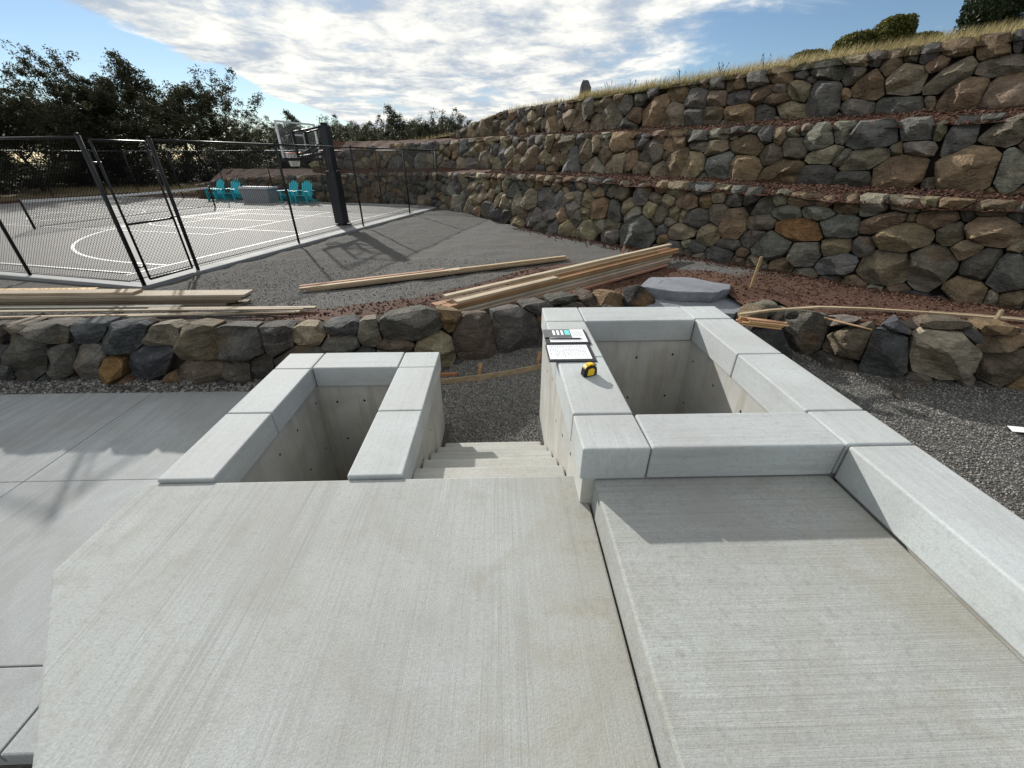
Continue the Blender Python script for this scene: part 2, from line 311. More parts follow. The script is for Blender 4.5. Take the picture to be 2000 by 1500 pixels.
M['paper'] = plain('paper', (.78, .79, .80), .85, 0, .2, .03); M['ink'] = plain('printed_grey', (.30, .32, .36), .8); M['folder'] = plain('black_leatherette', (.013, .014, .018), .45, 0, .45); M['card'] = plain('dark_grey_card', (.10, .105, .11), .5); M['cyan'] = plain('turquoise_card', (.16, .60, .60), .6)
M['yellow'] = plain('yellow_plastic', (.72, .47, .015), .42, 0, .5, .06); M['tape_black'] = plain('black_rubber', (.012, .012, .013), .6); M['steel'] = plain('bright_steel', (.55, .55, .55), .35, .9); M['rust'] = plain('rusty_rebar', (.045, .03, .025), .85); M['hole'] = plain('tie_hole_shade', (.018, .015, .013), .95, 0, .1)  # tie holes are flat discs, their dark colour standing for the shade inside
SEED_T1=[[29.5096,1.0085,0.0671,-0.0028,0.029],[30.0416,1.0545,0.078,-0.001,0.0211],[29.789,0.7966,0.0876,-0.002,0.0358],[30.521,0.9724,0.0413,-0.0054,0.031],[30.2158,0.8629,0.03,-0.006,0.033],[30.8726,0.906,0.0503,-0.0012,0.0311],[29.5661,0.5254,0.0213,-0.0035,0.0247],[29.7615,0.5033,0.0147,-0.0055,0.0304],[30.141,0.4415,0.1082,0.0003,0.0444],[30.619,0.581,0.0508,-0.0059,0.0474],[31.2569,0.9311,0.0629,-0.0009,0.018],[30.9965,0.4342,0.0881,-0.0184,0.1034],[31.4347,0.8083,0.0637,-0.0025,0.0518],[29.8712,0.1141,0.1372,0.0094,0.0339],[30.4944,0.1505,0.0656,-0.0048,0.0526],[31.5549,0.5102,0.0892,0.0009,0.0295],[31.5368,0.189,0.0683,0.0066,0.0345],[31.7679,0.9647,0.0182,-0.0026,0.0125],[32.1574,0.9593,0.0854,0.0032,0.0089],[31.9902,0.7213,0.0752,0.0017,0.0169],[32.5518,0.9566,0.0297,0.001,0.0037],[32.2727,0.4375,0.1888,-0.0122,0.044],[32.4949,0.767,0.0814,-0.0027,0.0114],[31.9051,0.0966,0.1552,0.0025,0.0687],[32.9031,0.9234,0.0535,-0.0016,0.0171],[32.941,0.5643,0.0935,-0.0023,0.0386],[32.5426,0.0377,0.0803,-0.0068,0.0614],[33.0166,0.2118,0.0612,0.0031,0.0313],[33.296,0.9687,0.0433,-0.0102,0.0376],[33.5107,0.7171,0.1024,0.032,0.0415],[33.411,0.2719,0.0275,-0.0054,0.0266],[33.1643,-0.0564,0.092,0.0156,0.0437],[33.6981,1.0269,0.054,-0.0054,0.0252],[33.8968,0.5192,0.1623,0.0115,0.0531],[33.8345,-0.0116,0.1517,-0.0004,0.0811],[33.8641,0.7959,0.005,-0.0012,0.0045],[34.003,1.0495,0.0183,-0.005,0.0163],[34.2735,1.0569,0.0338,0.0028,0.0085],[34.1994,0.8165,0.0639,0.0044,0.0223],[34.4146,0.6412,0.0285,-0.0058,0.0361],[34.5014,0.9366,0.0077,-0.0042,0.0121],[34.4193,0.0993,0.0967,-0.028,0.1307],[34.7126,0.4291,0.0324,0.0011,0.0179],[34.7626,1.0217,0.0392,0.0048,0.0083],[34.8881,0.7137,0.1148,-0.0118,0.037],[34.9413,0.2531,0.0389,0.0057,0.0547],[35.0457,0.9634,0.0092,-0.0047,0.0131],[35.2091,0.5702,0.0095,-0.0007,0.0103],[35.2791,0.1853,0.0502,-0.0197,0.0752],[34.925,-0.1831,0.1235,-0.0327,0.0453],[35.2492,-0.2453,0.0156,-0.0026,0.0237],[35.4633,-0.2177,0.0275,-0.0019,0.0373],[31.0526,-0.0072,0.0544,0.0044,0.0133]]
SEED_T2=[[29.3522,2.0205,0.0947,-0.0016,0.0471],[29.8975,2.1287,0.0909,-0.0058,0.0142],[30.0148,1.9484,0.0627,-0.0056,0.0195],[29.5789,1.6025,0.1092,0.0001,0.121],[29.9896,1.523,0.1131,-0.0164,0.1218],[30.52,1.8829,0.0932,-0.0129,0.0543],[30.4611,2.1703,0.0725,0.0024,0.0095],[30.7107,1.5515,0.1418,-0.0257,0.1114],[30.9426,2.192,0.0566,-0.0041,0.0085],[31.2357,1.9663,0.1816,-0.0265,0.0576],[31.2592,2.2524,0.0274,-0.0032,0.008],[30.9239,2.1012,0.0175,-0.0027,0.0086],[31.6002,2.1007,0.0481,-0.007,0.0199],[31.3264,1.4825,0.1501,-0.0197,0.0807],[31.8531,1.7617,0.0578,-0.0159,0.0537],[31.9073,2.0923,0.0242,-0.0063,0.0191],[32.181,2.1515,0.0165,-0.0027,0.0071],[32.3003,1.8798,0.0785,-0.0207,0.0504],[32.3782,2.1942,0.014,-0.0011,0.0071],[32.6988,2.0381,0.0972,-0.0216,0.06],[32.2242,1.4074,0.1754,0.0191,0.0643],[33.0688,2.138,0.028,-0.0108,0.0351],[32.9113,1.7415,0.1025,0.012,0.0332],[32.8858,1.3539,0.1442,-0.012,0.0494],[33.2665,1.6926,0.03,-0.0048,0.0216],[33.6256,2.0444,0.1946,-0.0046,0.0392],[33.653,1.6776,0.1501,0.0242,0.0466],[33.6155,1.3096,0.1046,-0.0056,0.0263],[34.1016,1.8422,0.0131,-0.0041,0.0107],[34.3023,2.1092,0.0918,-0.0055,0.0244],[34.4242,1.8527,0.067,-0.0071,0.0166],[34.3488,1.4263,0.2275,-0.0127,0.0927],[34.6011,2.0984,0.0174,-0.0078,0.0189],[34.8922,2.0084,0.05,-0.0037,0.1392],[35.2242,2.2649,0.0279,-0.0024,0.008],[35.4018,2.0823,0.0869,-0.0082,0.0574],[34.7272,1.3182,0.0242,-0.0044,0.0138],[35.2385,1.5325,0.2299,-0.0164,0.1348],[35.7482,1.489,0.0884,-0.046,0.1152]]
SEED_T3=[[29.2164,3.3133,0.133,-0.0185,0.0319],[29.7983,3.1578,0.14,-0.0296,0.0786],[29.2082,2.8089,0.1429,-0.0339,0.1168],[29.5984,3.5298,0.0208,-0.0038,0.0074],[29.9576,3.5136,0.0485,-0.0075,0.0112],[30.3114,3.4577,0.0569,-0.0108,0.0208],[29.9017,2.7242,0.1208,-0.0232,0.0698],[30.4263,3.1068,0.092,-0.01,0.0454],[30.845,3.4041,0.0892,-0.0172,0.0324],[30.4693,2.7336,0.09,-0.0243,0.0763],[31.0233,3.0977,0.1253,-0.0046,0.0261],[31.4217,3.4018,0.0772,-0.016,0.0301],[31.2058,2.69,0.2164,-0.0288,0.0602],[31.5889,3.1259,0.0767,-0.0012,0.0457],[32.0377,3.1954,0.0297,-0.0059,0.011],[31.9607,3.4526,0.0895,-0.016,0.0224],[31.8296,2.6724,0.0643,-0.017,0.0465],[32.035,2.9958,0.1239,-0.0026,0.0177],[32.4105,3.4718,0.0271,-0.0091,0.0203],[32.5272,3.0972,0.0956,-0.0278,0.0493],[32.4759,2.689,0.1253,-0.023,0.0508],[32.9483,3.4604,0.1533,-0.0287,0.037],[33.1034,2.8756,0.1398,-0.0584,0.1642],[33.4783,3.6017,0.0616,-0.0089,0.0216],[33.5508,3.2958,0.0561,-0.0287,0.0517],[33.8553,3.0741,0.1126,-0.0307,0.0795],[33.8326,2.6704,0.1146,-0.013,0.0352],[33.8321,3.5856,0.0397,-0.0106,0.0165],[34.1477,3.4254,0.0334,-0.0143,0.0695],[34.4815,3.1183,0.1387,-0.0429,0.0983],[34.4122,3.5367,0.0297,-0.0054,0.0152],[34.6787,3.5281,0.029,-0.0049,0.0198],[34.9411,3.2971,0.0324,-0.009,0.0224],[35.1275,3.5459,0.0744,-0.0101,0.0133],[35.1666,3.0877,0.1169,0.023,0.0813],[34.5961,2.6494,0.2016,-0.0126,0.0374],[35.6501,3.4948,0.0771,-0.0154,0.0434],[35.9302,3.5154,0.0176,-0.0125,0.0254],[35.8449,3.1844,0.1005,0.0052,0.0266],[35.4824,2.7731,0.1302,0.01,0.0849],[36.098,2.7331,0.0949,-0.0213,0.0884],[35.072,2.6753,0.0179,-0.0057,0.0117]]
SEED_LOW=[[3.5988,-0.0966,0.0244,0.0068,0.0106],[3.4562,-0.2715,0.0093,0.0023,0.0035],[3.2252,-0.6401,0.0125,0.0124,0.0197],[3.6412,-0.4621,0.0849,0.0586,0.1024],[3.9734,-0.1847,0.0993,0.0022,0.0156],[4.4296,-0.2017,0.0493,0.0081,0.0137],[3.9844,-0.5568,0.0545,0.0327,0.0571],[4.3019,-0.5643,0.0618,0.0347,0.0635],[4.8445,-0.2775,0.092,0.0262,0.0334],[4.587,-0.6598,0.0311,0.0165,0.0322],[5.33,-0.2489,0.049,0.0088,0.0116],[5.0936,-0.5774,0.1131,0.0365,0.0587],[5.782,-0.3511,0.0802,0.0077,0.0376],[6.325,-0.3294,0.1075,0.0093,0.0356],[5.7269,-0.6962,0.0789,0.0115,0.0277],[6.1784,-0.6827,0.0335,0.0085,0.0271],[6.7663,-0.2732,0.0359,0.0085,0.0395],[7.1365,-0.2333,0.0379,0.0004,0.011],[6.4773,-0.6266,0.0188,0.0084,0.0305],[7.541,-0.1773,0.0383,-0.0001,0.0136],[7.5144,-0.3351,0.041,-0.001,0.011],[7.8783,-0.2557,0.0211,0.0023,0.0266],[8.4033,-0.2177,0.185,-0.004,0.0375],[8.6832,-0.5749,0.0729,-0.0058,0.0654],[8.1721,-0.4428,0.0504,-0.0055,0.008],[8.9332,-0.1513,0.0224,-0.0007,0.0443],[9.2694,-0.5407,0.1145,-0.0164,0.1391],[9.915,-0.5402,0.1674,-0.0334,0.1535],[10.3474,-0.8248,0.0127,-0.0047,0.0435],[10.8364,-0.1943,0.1612,-0.0281,0.014],[11.3384,-0.1844,0.0797,-0.0203,0.0435],[10.2485,-0.1917,0.0596,-0.0101,0.0168]]
SEED_RL=[[0.7379,-0.5739,0.1485,0.017,0.0962],[0.3692,-0.7594,0.0294,-0.0001,0.0328],[1.3103,-0.4561,0.0972,0.0134,0.1152],[1.2118,-0.2519,0.0455,0.0102,0.0178],[1.7235,-0.0967,0.0446,-0.0027,0.0366],[1.7337,-0.4743,0.0712,-0.0242,0.1236],[1.2337,-0.8536,0.0807,0.0122,0.0745],[2.231,-0.082,0.0664,0.0006,0.0093],[2.3355,-0.4262,0.1763,-0.0471,0.1122],[2.8308,-0.2706,0.0466,-0.0023,0.0164],[2.5338,-0.2216,0.0145,-0.0031,0.0092],[3.0145,-0.5518,0.0795,-0.0232,0.0694],[2.7721,-0.0981,0.0197,0.0003,0.0039]]
PATH_T1=[[-18.069,27.14],[-17.492,26.982],[-16.914,26.823],[-16.337,26.664],[-15.76,26.506],[-15.182,26.347],[-14.605,26.188],[-14.028,26.03],[-13.451,25.871],[-12.873,25.713],[-12.294,25.56],[-11.715,25.408],[-11.136,25.257],[-10.557,25.105],[-9.979,24.949],[-9.402,24.787],[-8.828,24.616],[-8.258,24.435],[-7.688,24.25],[-7.119,24.063],[-6.553,23.869],[-5.992,23.66],[-5.439,23.431],[-4.9,23.17],[-4.386,22.864],[-3.907,22.505],[-3.471,22.095],[-3.076,21.646],[-2.707,21.174],[-2.35,20.693],[-2.027,20.189],[-1.731,19.669],[-1.449,19.141],[-1.173,18.61],[-0.89,18.082],[-0.609,17.553],[-0.338,17.019],[-0.066,16.486],[0.221,15.961],[0.528,15.447],[0.854,14.944],[1.19,14.449],[1.533,13.958],[1.879,13.47],[2.227,12.983],[2.575,12.495],[2.924,12.009],[3.276,11.525],[3.632,11.043],[3.99,10.563],[4.35,10.085],[4.716,9.611],[5.085,9.139],[5.451,8.665],[5.808,8.185],[6.16,7.7],[6.512,7.216],[6.867,6.734],[7.221,6.252],[7.569,5.765],[7.925,5.283],[8.285,4.805],[8.648,4.328],[9.013,3.854],[9.38,3.381],[9.748,2.908],[10.116,2.436],[10.3,2.2]]
PATH_T2=[[-17.618,28.78],[-17.035,28.619],[-16.452,28.459],[-15.87,28.299],[-15.287,28.139],[-14.704,27.978],[-14.121,27.818],[-13.538,27.658],[-12.955,27.498],[-12.371,27.339],[-11.787,27.184],[-11.202,27.031],[-10.617,26.879],[-10.032,26.725],[-9.449,26.566],[-8.867,26.402],[-8.288,26.229],[-7.712,26.045],[-7.137,25.859],[-6.563,25.67],[-5.991,25.473],[-5.424,25.264],[-4.864,25.035],[-4.316,24.781],[-3.785,24.492],[-3.278,24.163],[-2.799,23.793],[-2.355,23.384],[-1.944,22.941],[-1.56,22.474],[-1.195,21.992],[-0.844,21.5],[-0.524,20.987],[-0.225,20.461],[0.058,19.927],[0.337,19.391],[0.623,18.858],[0.906,18.324],[1.18,17.785],[1.455,17.247],[1.747,16.717],[2.062,16.202],[2.396,15.697],[2.738,15.199],[3.087,14.705],[3.438,14.213],[3.789,13.721],[4.14,13.229],[4.494,12.739],[4.852,12.252],[5.213,11.766],[5.576,11.283],[5.943,10.803],[6.315,10.326],[6.685,9.848],[7.05,9.366],[7.406,8.878],[7.761,8.388],[8.119,7.901],[8.477,7.413],[8.831,6.923],[9.187,6.435],[9.549,5.951],[9.915,5.47],[10.283,4.99],[10.653,4.512],[11.025,4.035],[11.211,3.797]]
PATH_T3=[[-17.194,30.322],[-16.596,30.158],[-15.999,29.994],[-15.401,29.829],[-14.803,29.665],[-14.205,29.501],[-13.608,29.336],[-13.01,29.172],[-12.412,29.008],[-11.813,28.846],[-11.214,28.688],[-10.614,28.532],[-10.014,28.375],[-9.415,28.215],[-8.817,28.051],[-8.221,27.88],[-7.628,27.699],[-7.038,27.509],[-6.449,27.318],[-5.86,27.122],[-5.276,26.916],[-4.695,26.697],[-4.123,26.459],[-3.563,26.193],[-3.019,25.897],[-2.494,25.567],[-1.995,25.2],[-1.52,24.801],[-1.079,24.365],[-0.663,23.906],[-0.272,23.425],[0.101,22.93],[0.462,22.426],[0.793,21.902],[1.104,21.365],[1.396,20.819],[1.684,20.269],[1.974,19.722],[2.267,19.175],[2.548,18.623],[2.83,18.07],[3.127,17.526],[3.452,16.999],[3.796,16.483],[4.15,15.973],[4.508,15.467],[4.868,14.963],[5.228,14.458],[5.589,13.954],[5.954,13.453],[6.323,12.955],[6.694,12.458],[7.069,11.964],[7.449,11.474],[7.829,10.985],[8.206,10.492],[8.573,9.993],[8.938,9.491],[9.303,8.991],[9.671,8.492],[10.034,7.989],[10.399,7.488],[10.769,6.991],[11.144,6.497],[11.521,6.005],[11.901,5.514],[12.282,5.025],[12.472,4.781]]
PATH_LOW=[[-9.5,4.9],[-9.321,4.893],[-9.141,4.885],[-8.962,4.878],[-8.782,4.871],[-8.603,4.864],[-8.424,4.857],[-8.244,4.85],[-8.065,4.843],[-7.885,4.835],[-7.706,4.828],[-7.526,4.821],[-7.347,4.814],[-7.168,4.807],[-6.988,4.799],[-6.809,4.792],[-6.629,4.784],[-6.45,4.777],[-6.271,4.769],[-6.091,4.761],[-5.912,4.753],[-5.733,4.744],[-5.553,4.734],[-5.374,4.724],[-5.195,4.713],[-5.016,4.701],[-4.836,4.69],[-4.657,4.68],[-4.478,4.67],[-4.299,4.661],[-4.119,4.651],[-3.94,4.641],[-3.761,4.631],[-3.581,4.623],[-3.402,4.618],[-3.222,4.618],[-3.043,4.622],[-2.863,4.631],[-2.684,4.643],[-2.505,4.658],[-2.327,4.677],[-2.149,4.698],[-1.971,4.723],[-1.793,4.751],[-1.617,4.785],[-1.442,4.824],[-1.268,4.869],[-1.096,4.919],[-0.924,4.972],[-0.754,5.03],[-0.59,5.103],[-0.432,5.188],[-0.271,5.267],[-0.109,5.344],[0.053,5.422],[0.214,5.502],[0.375,5.581],[0.536,5.66],[0.697,5.741],[0.855,5.825],[1.012,5.913],[1.167,6.004],[1.32,6.097],[1.471,6.195],[1.617,6.3],[1.753,6.416],[1.884,6.54],[1.95,6.6]]
PATH_RL=[[4.15,6.1],[4.178,6.013],[4.205,5.926],[4.232,5.838],[4.259,5.751],[4.288,5.664],[4.319,5.579],[4.353,5.494],[4.388,5.41],[4.425,5.326],[4.463,5.243],[4.503,5.161],[4.545,5.079],[4.589,4.999],[4.636,4.921],[4.687,4.845],[4.738,4.769],[4.793,4.696],[4.856,4.63],[4.927,4.574],[5.006,4.527],[5.09,4.491],[5.177,4.463],[5.265,4.439],[5.354,4.419],[5.443,4.399],[5.532,4.38],[5.621,4.359],[5.71,4.336],[5.797,4.31],[5.885,4.283],[5.972,4.256],[6.059,4.229],[6.146,4.201],[6.233,4.172],[6.32,4.144],[6.407,4.115],[6.493,4.086],[6.58,4.057],[6.667,4.028],[6.753,3.999],[6.84,3.971],[6.927,3.942],[7.013,3.913],[7.1,3.883],[7.186,3.853],[7.272,3.823],[7.358,3.791],[7.444,3.76],[7.529,3.727],[7.615,3.694],[7.699,3.66],[7.784,3.626],[7.868,3.591],[7.953,3.556],[8.037,3.52],[8.121,3.484],[8.204,3.447],[8.288,3.411],[8.372,3.374],[8.456,3.337],[8.539,3.301],[8.623,3.264],[8.707,3.227],[8.79,3.191],[8.874,3.154],[8.958,3.118],[9.0,3.1]]

# ------------------------------------------------------------------ wall paths and levels (metres)
def path_of(p):
    p = np.array(p); s = np.r_[0, np.cumsum(np.hypot(*np.diff(p, axis=0).T))]; return p, s
def path_at(P, s):
    p, S = P; s = np.asarray(s, float); x = np.interp(s, S, p[:, 0]); y = np.interp(s, S, p[:, 1]); e = .15
    sa = np.clip(s - e, 0, S[-1]); sb = np.clip(s + e, 0, S[-1])
    tx = np.interp(sb, S, p[:, 0]) - np.interp(sa, S, p[:, 0]); ty = np.interp(sb, S, p[:, 1]) - np.interp(sa, S, p[:, 1]); l = np.hypot(tx, ty) + 1e-9
    return x, y, ty / l, -tx / l                     # position and outward normal (to the viewer's side)
PT1, PT2, PT3, PLOW, PRL = map(path_of, (PATH_T1, PATH_T2, PATH_T3, PATH_LOW, PATH_RL))
f_ = lambda xs, ys: (lambda s: np.interp(s, xs, ys))
T1B = f_([0, 40], [-.48, -.44]); T1T = f_([0, 2, 6.3, 11, 16, 20, 23, 27, 30, 33, 40], [.2, .5, .72, .88, 1.0, 1.06, 1.1, 1.14, 1.12, 1.07, 1.08])
T2B = f_([0, 8, 15, 20, 28, 32, 36, 41], [1.0, 1.05, 1.13, 1.17, 1.2, 1.17, 1.12, 1.12]); T2T = f_([6.5, 8.2, 10.3, 13.7, 19, 24, 28, 31, 34, 41], [1.2, 1.65, 2.12, 2.30, 2.42, 2.34, 2.28, 2.28, 2.28, 2.32])
T3B = f_([12, 16, 21, 25, 30, 36, 42], [2.45, 2.55, 2.56, 2.48, 2.46, 2.48, 2.48]); T3T = f_([15, 15.6, 16.7, 18.2, 19.2, 21.7, 27, 30, 33, 36, 42], [2.6, 2.76, 3.15, 3.36, 3.55, 3.56, 3.47, 3.55, 3.62, 3.65, 3.7])
LOWB = f_([0, 12], [-.90, -.90]); LOWT = f_([0, 3.5, 4.5, 6, 7.4, 8.7, 9.3, 10, 11.2, 12], [-.14, -.14, -.09, -.10, -.16, -.05, -.21, -.21, -.22, -.3])
RLB = f_([0, 6], [-.90, -.90]); RLT = f_([0, .6, 1.25, 1.6, 2.2, 3, 6], [-.40, -.30, -.27, -.18, -.11, -.12, -.15])

# ------------------------------------------------------------------ boulder walls: every stone its own mesh
def build_wall(name, P, zb, zt, seeds, s_rng, label, palette, r_mean, batter=.20, depth=.30, fixed_rng=None, seed=1, extra_top=.08, cols=None):
    rg = np.random.default_rng(seed); s0, s1 = s_rng
    mean_s = .5 * (s0 + s1); x, y, _, _ = path_at(P, mean_s)
    root = thing(name, (float(x), float(y), float(zb(mean_s))), label, 'stone wall')
    pts = [list(q) for q in seeds]
    lo, hi = fixed_rng if fixed_rng else (1e9, 1e9)
    # fill the remaining stretch with courses of uneven stones
    cand = []
    area = 0.0; ss = np.linspace(s0, s1, 600); hgt = zt(ss) - zb(ss); inside = (ss < lo) | (ss > hi); area = float(np.where(inside, hgt, 0).mean() * (s1 - s0))
    n = int(area / (r_mean * r_mean * 2.75)); tries = 0
    while len(cand) < n and tries < n * 60:
        tries += 1; s = rg.uniform(s0, s1)
        if lo <= s <= hi: continue
        b, t = float(zb(s)), float(zt(s))
        if t - b < .18: continue
        z = rg.uniform(b + .08, t - .05); big = (1.25 - .5 * (z - b) / (t - b)); sv = rg.uniform(.6, 1.45); rx = r_mean * big * sv * rg.uniform(.8, 1.4); rz = r_mean * big * sv * rg.uniform(.65, 1.1); rz = min(rz, (t - b) * .45); a = rg.normal(0, .35)
        ok = True
        for q in cand[-400:] + pts:
            ds, dz = q[0] - s, q[1] - z
            if abs(ds) < 1.2 and (ds / (rx + math.sqrt(q[2]))) ** 2 + (dz / (rz + math.sqrt(q[4]))) ** 2 < .62: ok = False; break
        if not ok and tries < n * 45: continue
        if not ok: continue
        c, sn = math.cos(a), math.sin(a); cand.append([s, z, rx*rx*c*c + rz*rz*sn*sn, (rx*rx - rz*rz) * sn * c, rx*rx*sn*sn + rz*rz*c*c])
    pts += cand
    # wedge small stones into whatever openings are left
    for _ in range(5000):
        s = rg.uniform(max(s0, lo) if lo < 1e8 else s0, min(s1, hi) if hi < 1e8 else s1); b, t = float(zb(s)), float(zt(s))
        if t - b < .3: continue
        z = rg.uniform(b + .03, t - .06); A_ = np.array(pts); u_, v_ = s - A_[:, 0], z - A_[:, 1]; dt = A_[:, 2] * A_[:, 4] - A_[:, 3] ** 2
        gap_ = ((np.sqrt(np.maximum((A_[:, 4] * u_ * u_ - 2 * A_[:, 3] * u_ * v_ + A_[:, 2] * v_ * v_) / dt, 0)) - 1) * np.sqrt(np.sqrt(dt))).min()
        if gap_ > .085: r_ = min(.30, gap_ * 1.05); pts.append([s, z, (r_ * rg.uniform(.95, 1.3)) ** 2, 0.0, r_ * r_ * .85])
    Q = np.array(pts); K = len(Q); iv = []
    det = Q[:, 2] * Q[:, 4] - Q[:, 3] ** 2; ia, ib, ic = Q[:, 4] / det, -Q[:, 3] / det, Q[:, 2] / det; wgt = np.sqrt(np.sqrt(np.abs(det)))
    NA = 40; ang = np.arange(NA) * 2 * math.pi / NA
    rings = [1.0, .95, .88, .79, .68, .55, .40, .22]
    for k in range(K):
        s, z = Q[k, 0], Q[k, 1]; near = np.where((abs(Q[:, 0] - s) < 1.7) & (abs(Q[:, 1] - z) < 1.5))[0]
        reach = 1.5 * math.sqrt(max(Q[k, 2], Q[k, 4])); rr = np.arange(.02, max(.06, reach), .012)
        S = s + np.outer(np.cos(ang), rr); Z = z + np.outer(np.sin(ang), rr)
        def dist(j):
            a, b = S - Q[j, 0], Z - Q[j, 1]; return (np.sqrt(np.maximum(ia[j]*a*a + 2*ib[j]*a*b + ic[j]*b*b, 0)) - 1.0) * wgt[j]
        me_d = dist(k); ok = me_d < .55 * wgt[k] + .04
        for j in near:
            if j != k: ok &= me_d < dist(j)
        ok &= (Z > zb(S) - .10) & (Z < zt(S) + extra_top)
        first_bad = np.where(ok.all(1), len(rr) - 1, np.argmin(ok, 1)); rad = rr[np.maximum(first_bad, 1)]
        rad = .2 * np.roll(rad, 1) + .6 * rad + .2 * np.roll(rad, -1)
        rad = np.maximum(rad - .009, .03)
        # straighten the outline into a few broken edges
        OX, OZ = rad * np.cos(ang), rad * np.sin(ang); rmean = rad.mean(); tol = .05 * rmean + .010
        def dp(a, b):
            if b - a < 2: return []
            p0 = np.array([OX[a % NA], OZ[a % NA]]); p1 = np.array([OX[b % NA], OZ[b % NA]]); e = p1 - p0; ln = np.hypot(*e) + 1e-9; idx = np.arange(a + 1, b); dd = np.abs(e[0] * (OZ[idx % NA] - p0[1]) - e[1] * (OX[idx % NA] - p0[0])) / ln; k2 = int(np.argmax(dd))
            if dd[k2] < tol: return []
            m2 = int(idx[k2]); return dp(a, m2) + [m2] + dp(m2, b)
        i0 = int(np.argmax(rad)); i1 = i0 + NA // 2; cor = [i0] + dp(i0, i1) + [i1] + dp(i1, i0 + NA)
        CX = OX[np.array(cor) % NA]; CZ_ = OZ[np.array(cor) % NA]; ne = len(cor); lines = []
        for q in range(ne):
            x0_, y0_, x1_, y1_ = CX[q], CZ_[q], CX[(q + 1) % ne], CZ_[(q + 1) % ne]; ex, ey = x1_ - x0_, y1_ - y0_; ln = math.hypot(ex, ey) + 1e-9; nx_, ny_ = -ey / ln, ex / ln; lines.append((nx_, ny_, nx_ * x0_ + ny_ * y0_, rg.uniform(.6, 1.2) if rg.random() < .35 else rg.uniform(1.8, 4.5)))
        rad2 = np.full(NA, 9.0)
        for nx_, ny_, c_, _k in lines:
            den = nx_ * np.cos(ang) + ny_ * np.sin(ang); rad2 = np.where(den < -1e-3, np.minimum(rad2, np.where(den < -1e-3, c_ / np.minimum(den, -1e-3), 9)), rad2)
        rad = np.clip(np.minimum(rad2, rad * 1.05), .025, None)
        px_, pz_ = rad * np.cos(ang), rad * np.sin(ang)
        B = (.07 + .38 * rmean) * rg.uniform(.7, 1.4); gx_, gz_ = rg.normal(0, .26), rg.normal(-.08, .22)
        planes = [(rg.uniform(.65, 1.0) * B, rg.normal(0, .55), rg.normal(-.05, .5)) for _ in range(3)]
        verts = []; faces = []
        def hfun(u, v, t):
            h = B + gx_ * u + gz_ * v
            for c, g1, g2 in planes: h = np.minimum(h, c - g1 * u - g2 * v)
            for nx_, ny_, c_, k_ in lines: h = np.minimum(h, -.02 + k_ * np.maximum(nx_ * u + ny_ * v - c_, 0))
            return np.maximum(h, -.03)
        off = rg.uniform(-.035, .045); sd = rg.uniform(0, 50)
        UV = []; HH = []
        UV.append((px_ * .80, pz_ * .86)); HH.append(np.full(NA, -depth * rg.uniform(.85, 1.1)))
        UV.append((px_ * .99, pz_ * .99)); HH.append(np.full(NA, -.10))
        for t in rings:
            u, v = px_ * t, pz_ * t; UV.append((u, v)); HH.append(hfun(u, v, np.full(NA, t)) if t < 1 else np.full(NA, -.015))
        U_ = np.concatenate([a for a, b in UV] + [[0.0]]); V_ = np.concatenate([b for a, b in UV] + [[0.0]]); H_ = np.concatenate(HH + [hfun(np.zeros(1), np.zeros(1), np.zeros(1))])
        nz = np.array([mnoise.fractal(Vector((u * 4.2 + sd, v * 4.2, sd)), .75, 2.2, 5) for u, v in zip(U_, V_)])
        amp = .018 + .05 * rmean; H_ = H_ + nz * amp * np.where(H_ < -.12, .4, 1.0); U_ = U_ * (1 + nz * .02)
        W = s + U_; xx, yy, nx, ny = path_at(P, W); zz = z + V_; hh = H_ + off - batter * (zz - zb(s)) ; VV_ = np.c_[xx + nx * hh, yy + ny * hh, zz]
        nr = len(UV)
        for i in range(nr - 1):
            for j in range(NA):
                q = (j + 1) % NA; faces.append((i*NA + j, i*NA + q, (i+1)*NA + q, (i+1)*NA + j))
        last = (nr - 1) * NA
        for j in range(NA): faces.append((last + j, last + (j + 1) % NA, nr * NA))
        faces.append(tuple(range(NA - 1, -1, -1)))
        o = mk('stone', VV_, faces, M['rock'], root, smooth=True); o.data.set_sharp_from_angle(angle=R(20))
        pal = palette[rg.choice(len(palette))] if not (cols and k < len(cols) and cols[k]) else cols[k]; g = rg.uniform(.92, 1.38); o.color = (pal[0] * g, pal[1] * g * rg.uniform(.96, 1.04), pal[2] * g * rg.uniform(.92, 1.06), 1)
    # packed earth behind the joints, coloured dark for the shade in the gaps
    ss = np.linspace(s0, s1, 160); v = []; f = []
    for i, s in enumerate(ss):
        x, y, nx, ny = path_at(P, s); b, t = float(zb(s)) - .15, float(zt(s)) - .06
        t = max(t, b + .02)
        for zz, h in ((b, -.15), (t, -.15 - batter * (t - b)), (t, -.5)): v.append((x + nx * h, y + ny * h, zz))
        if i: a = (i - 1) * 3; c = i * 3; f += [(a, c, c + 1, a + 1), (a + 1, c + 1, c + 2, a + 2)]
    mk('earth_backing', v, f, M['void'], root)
    return root
warm = [(.25, .195, .135), (.20, .175, .138), (.26, .22, .155), (.14, .132, .124), (.27, .195, .125), (.205, .15, .105), (.18, .165, .142), (.30, .25, .17), (.12, .114, .11), (.235, .17, .115), (.21, .18, .135), (.155, .148, .142)]
pale = warm + [(.29, .265, .20), (.25, .238, .20), (.21, .205, .185), (.31, .265, .18), (.17, .17, .165)]
darkp = [(.085, .087, .09), (.115, .11, .103), (.15, .133, .112), (.078, .084, .09), (.17, .152, .126), (.10, .10, .097), (.22, .15, .085), (.20, .178, .14)]
dk, bl, gy, br, tn_, oc_, gg = (.105, .10, .094), (.085, .092, .098), (.19, .175, .15), (.165, .135, .102), (.29, .25, .185), (.27, .165, .075), (.13, .135, .118)
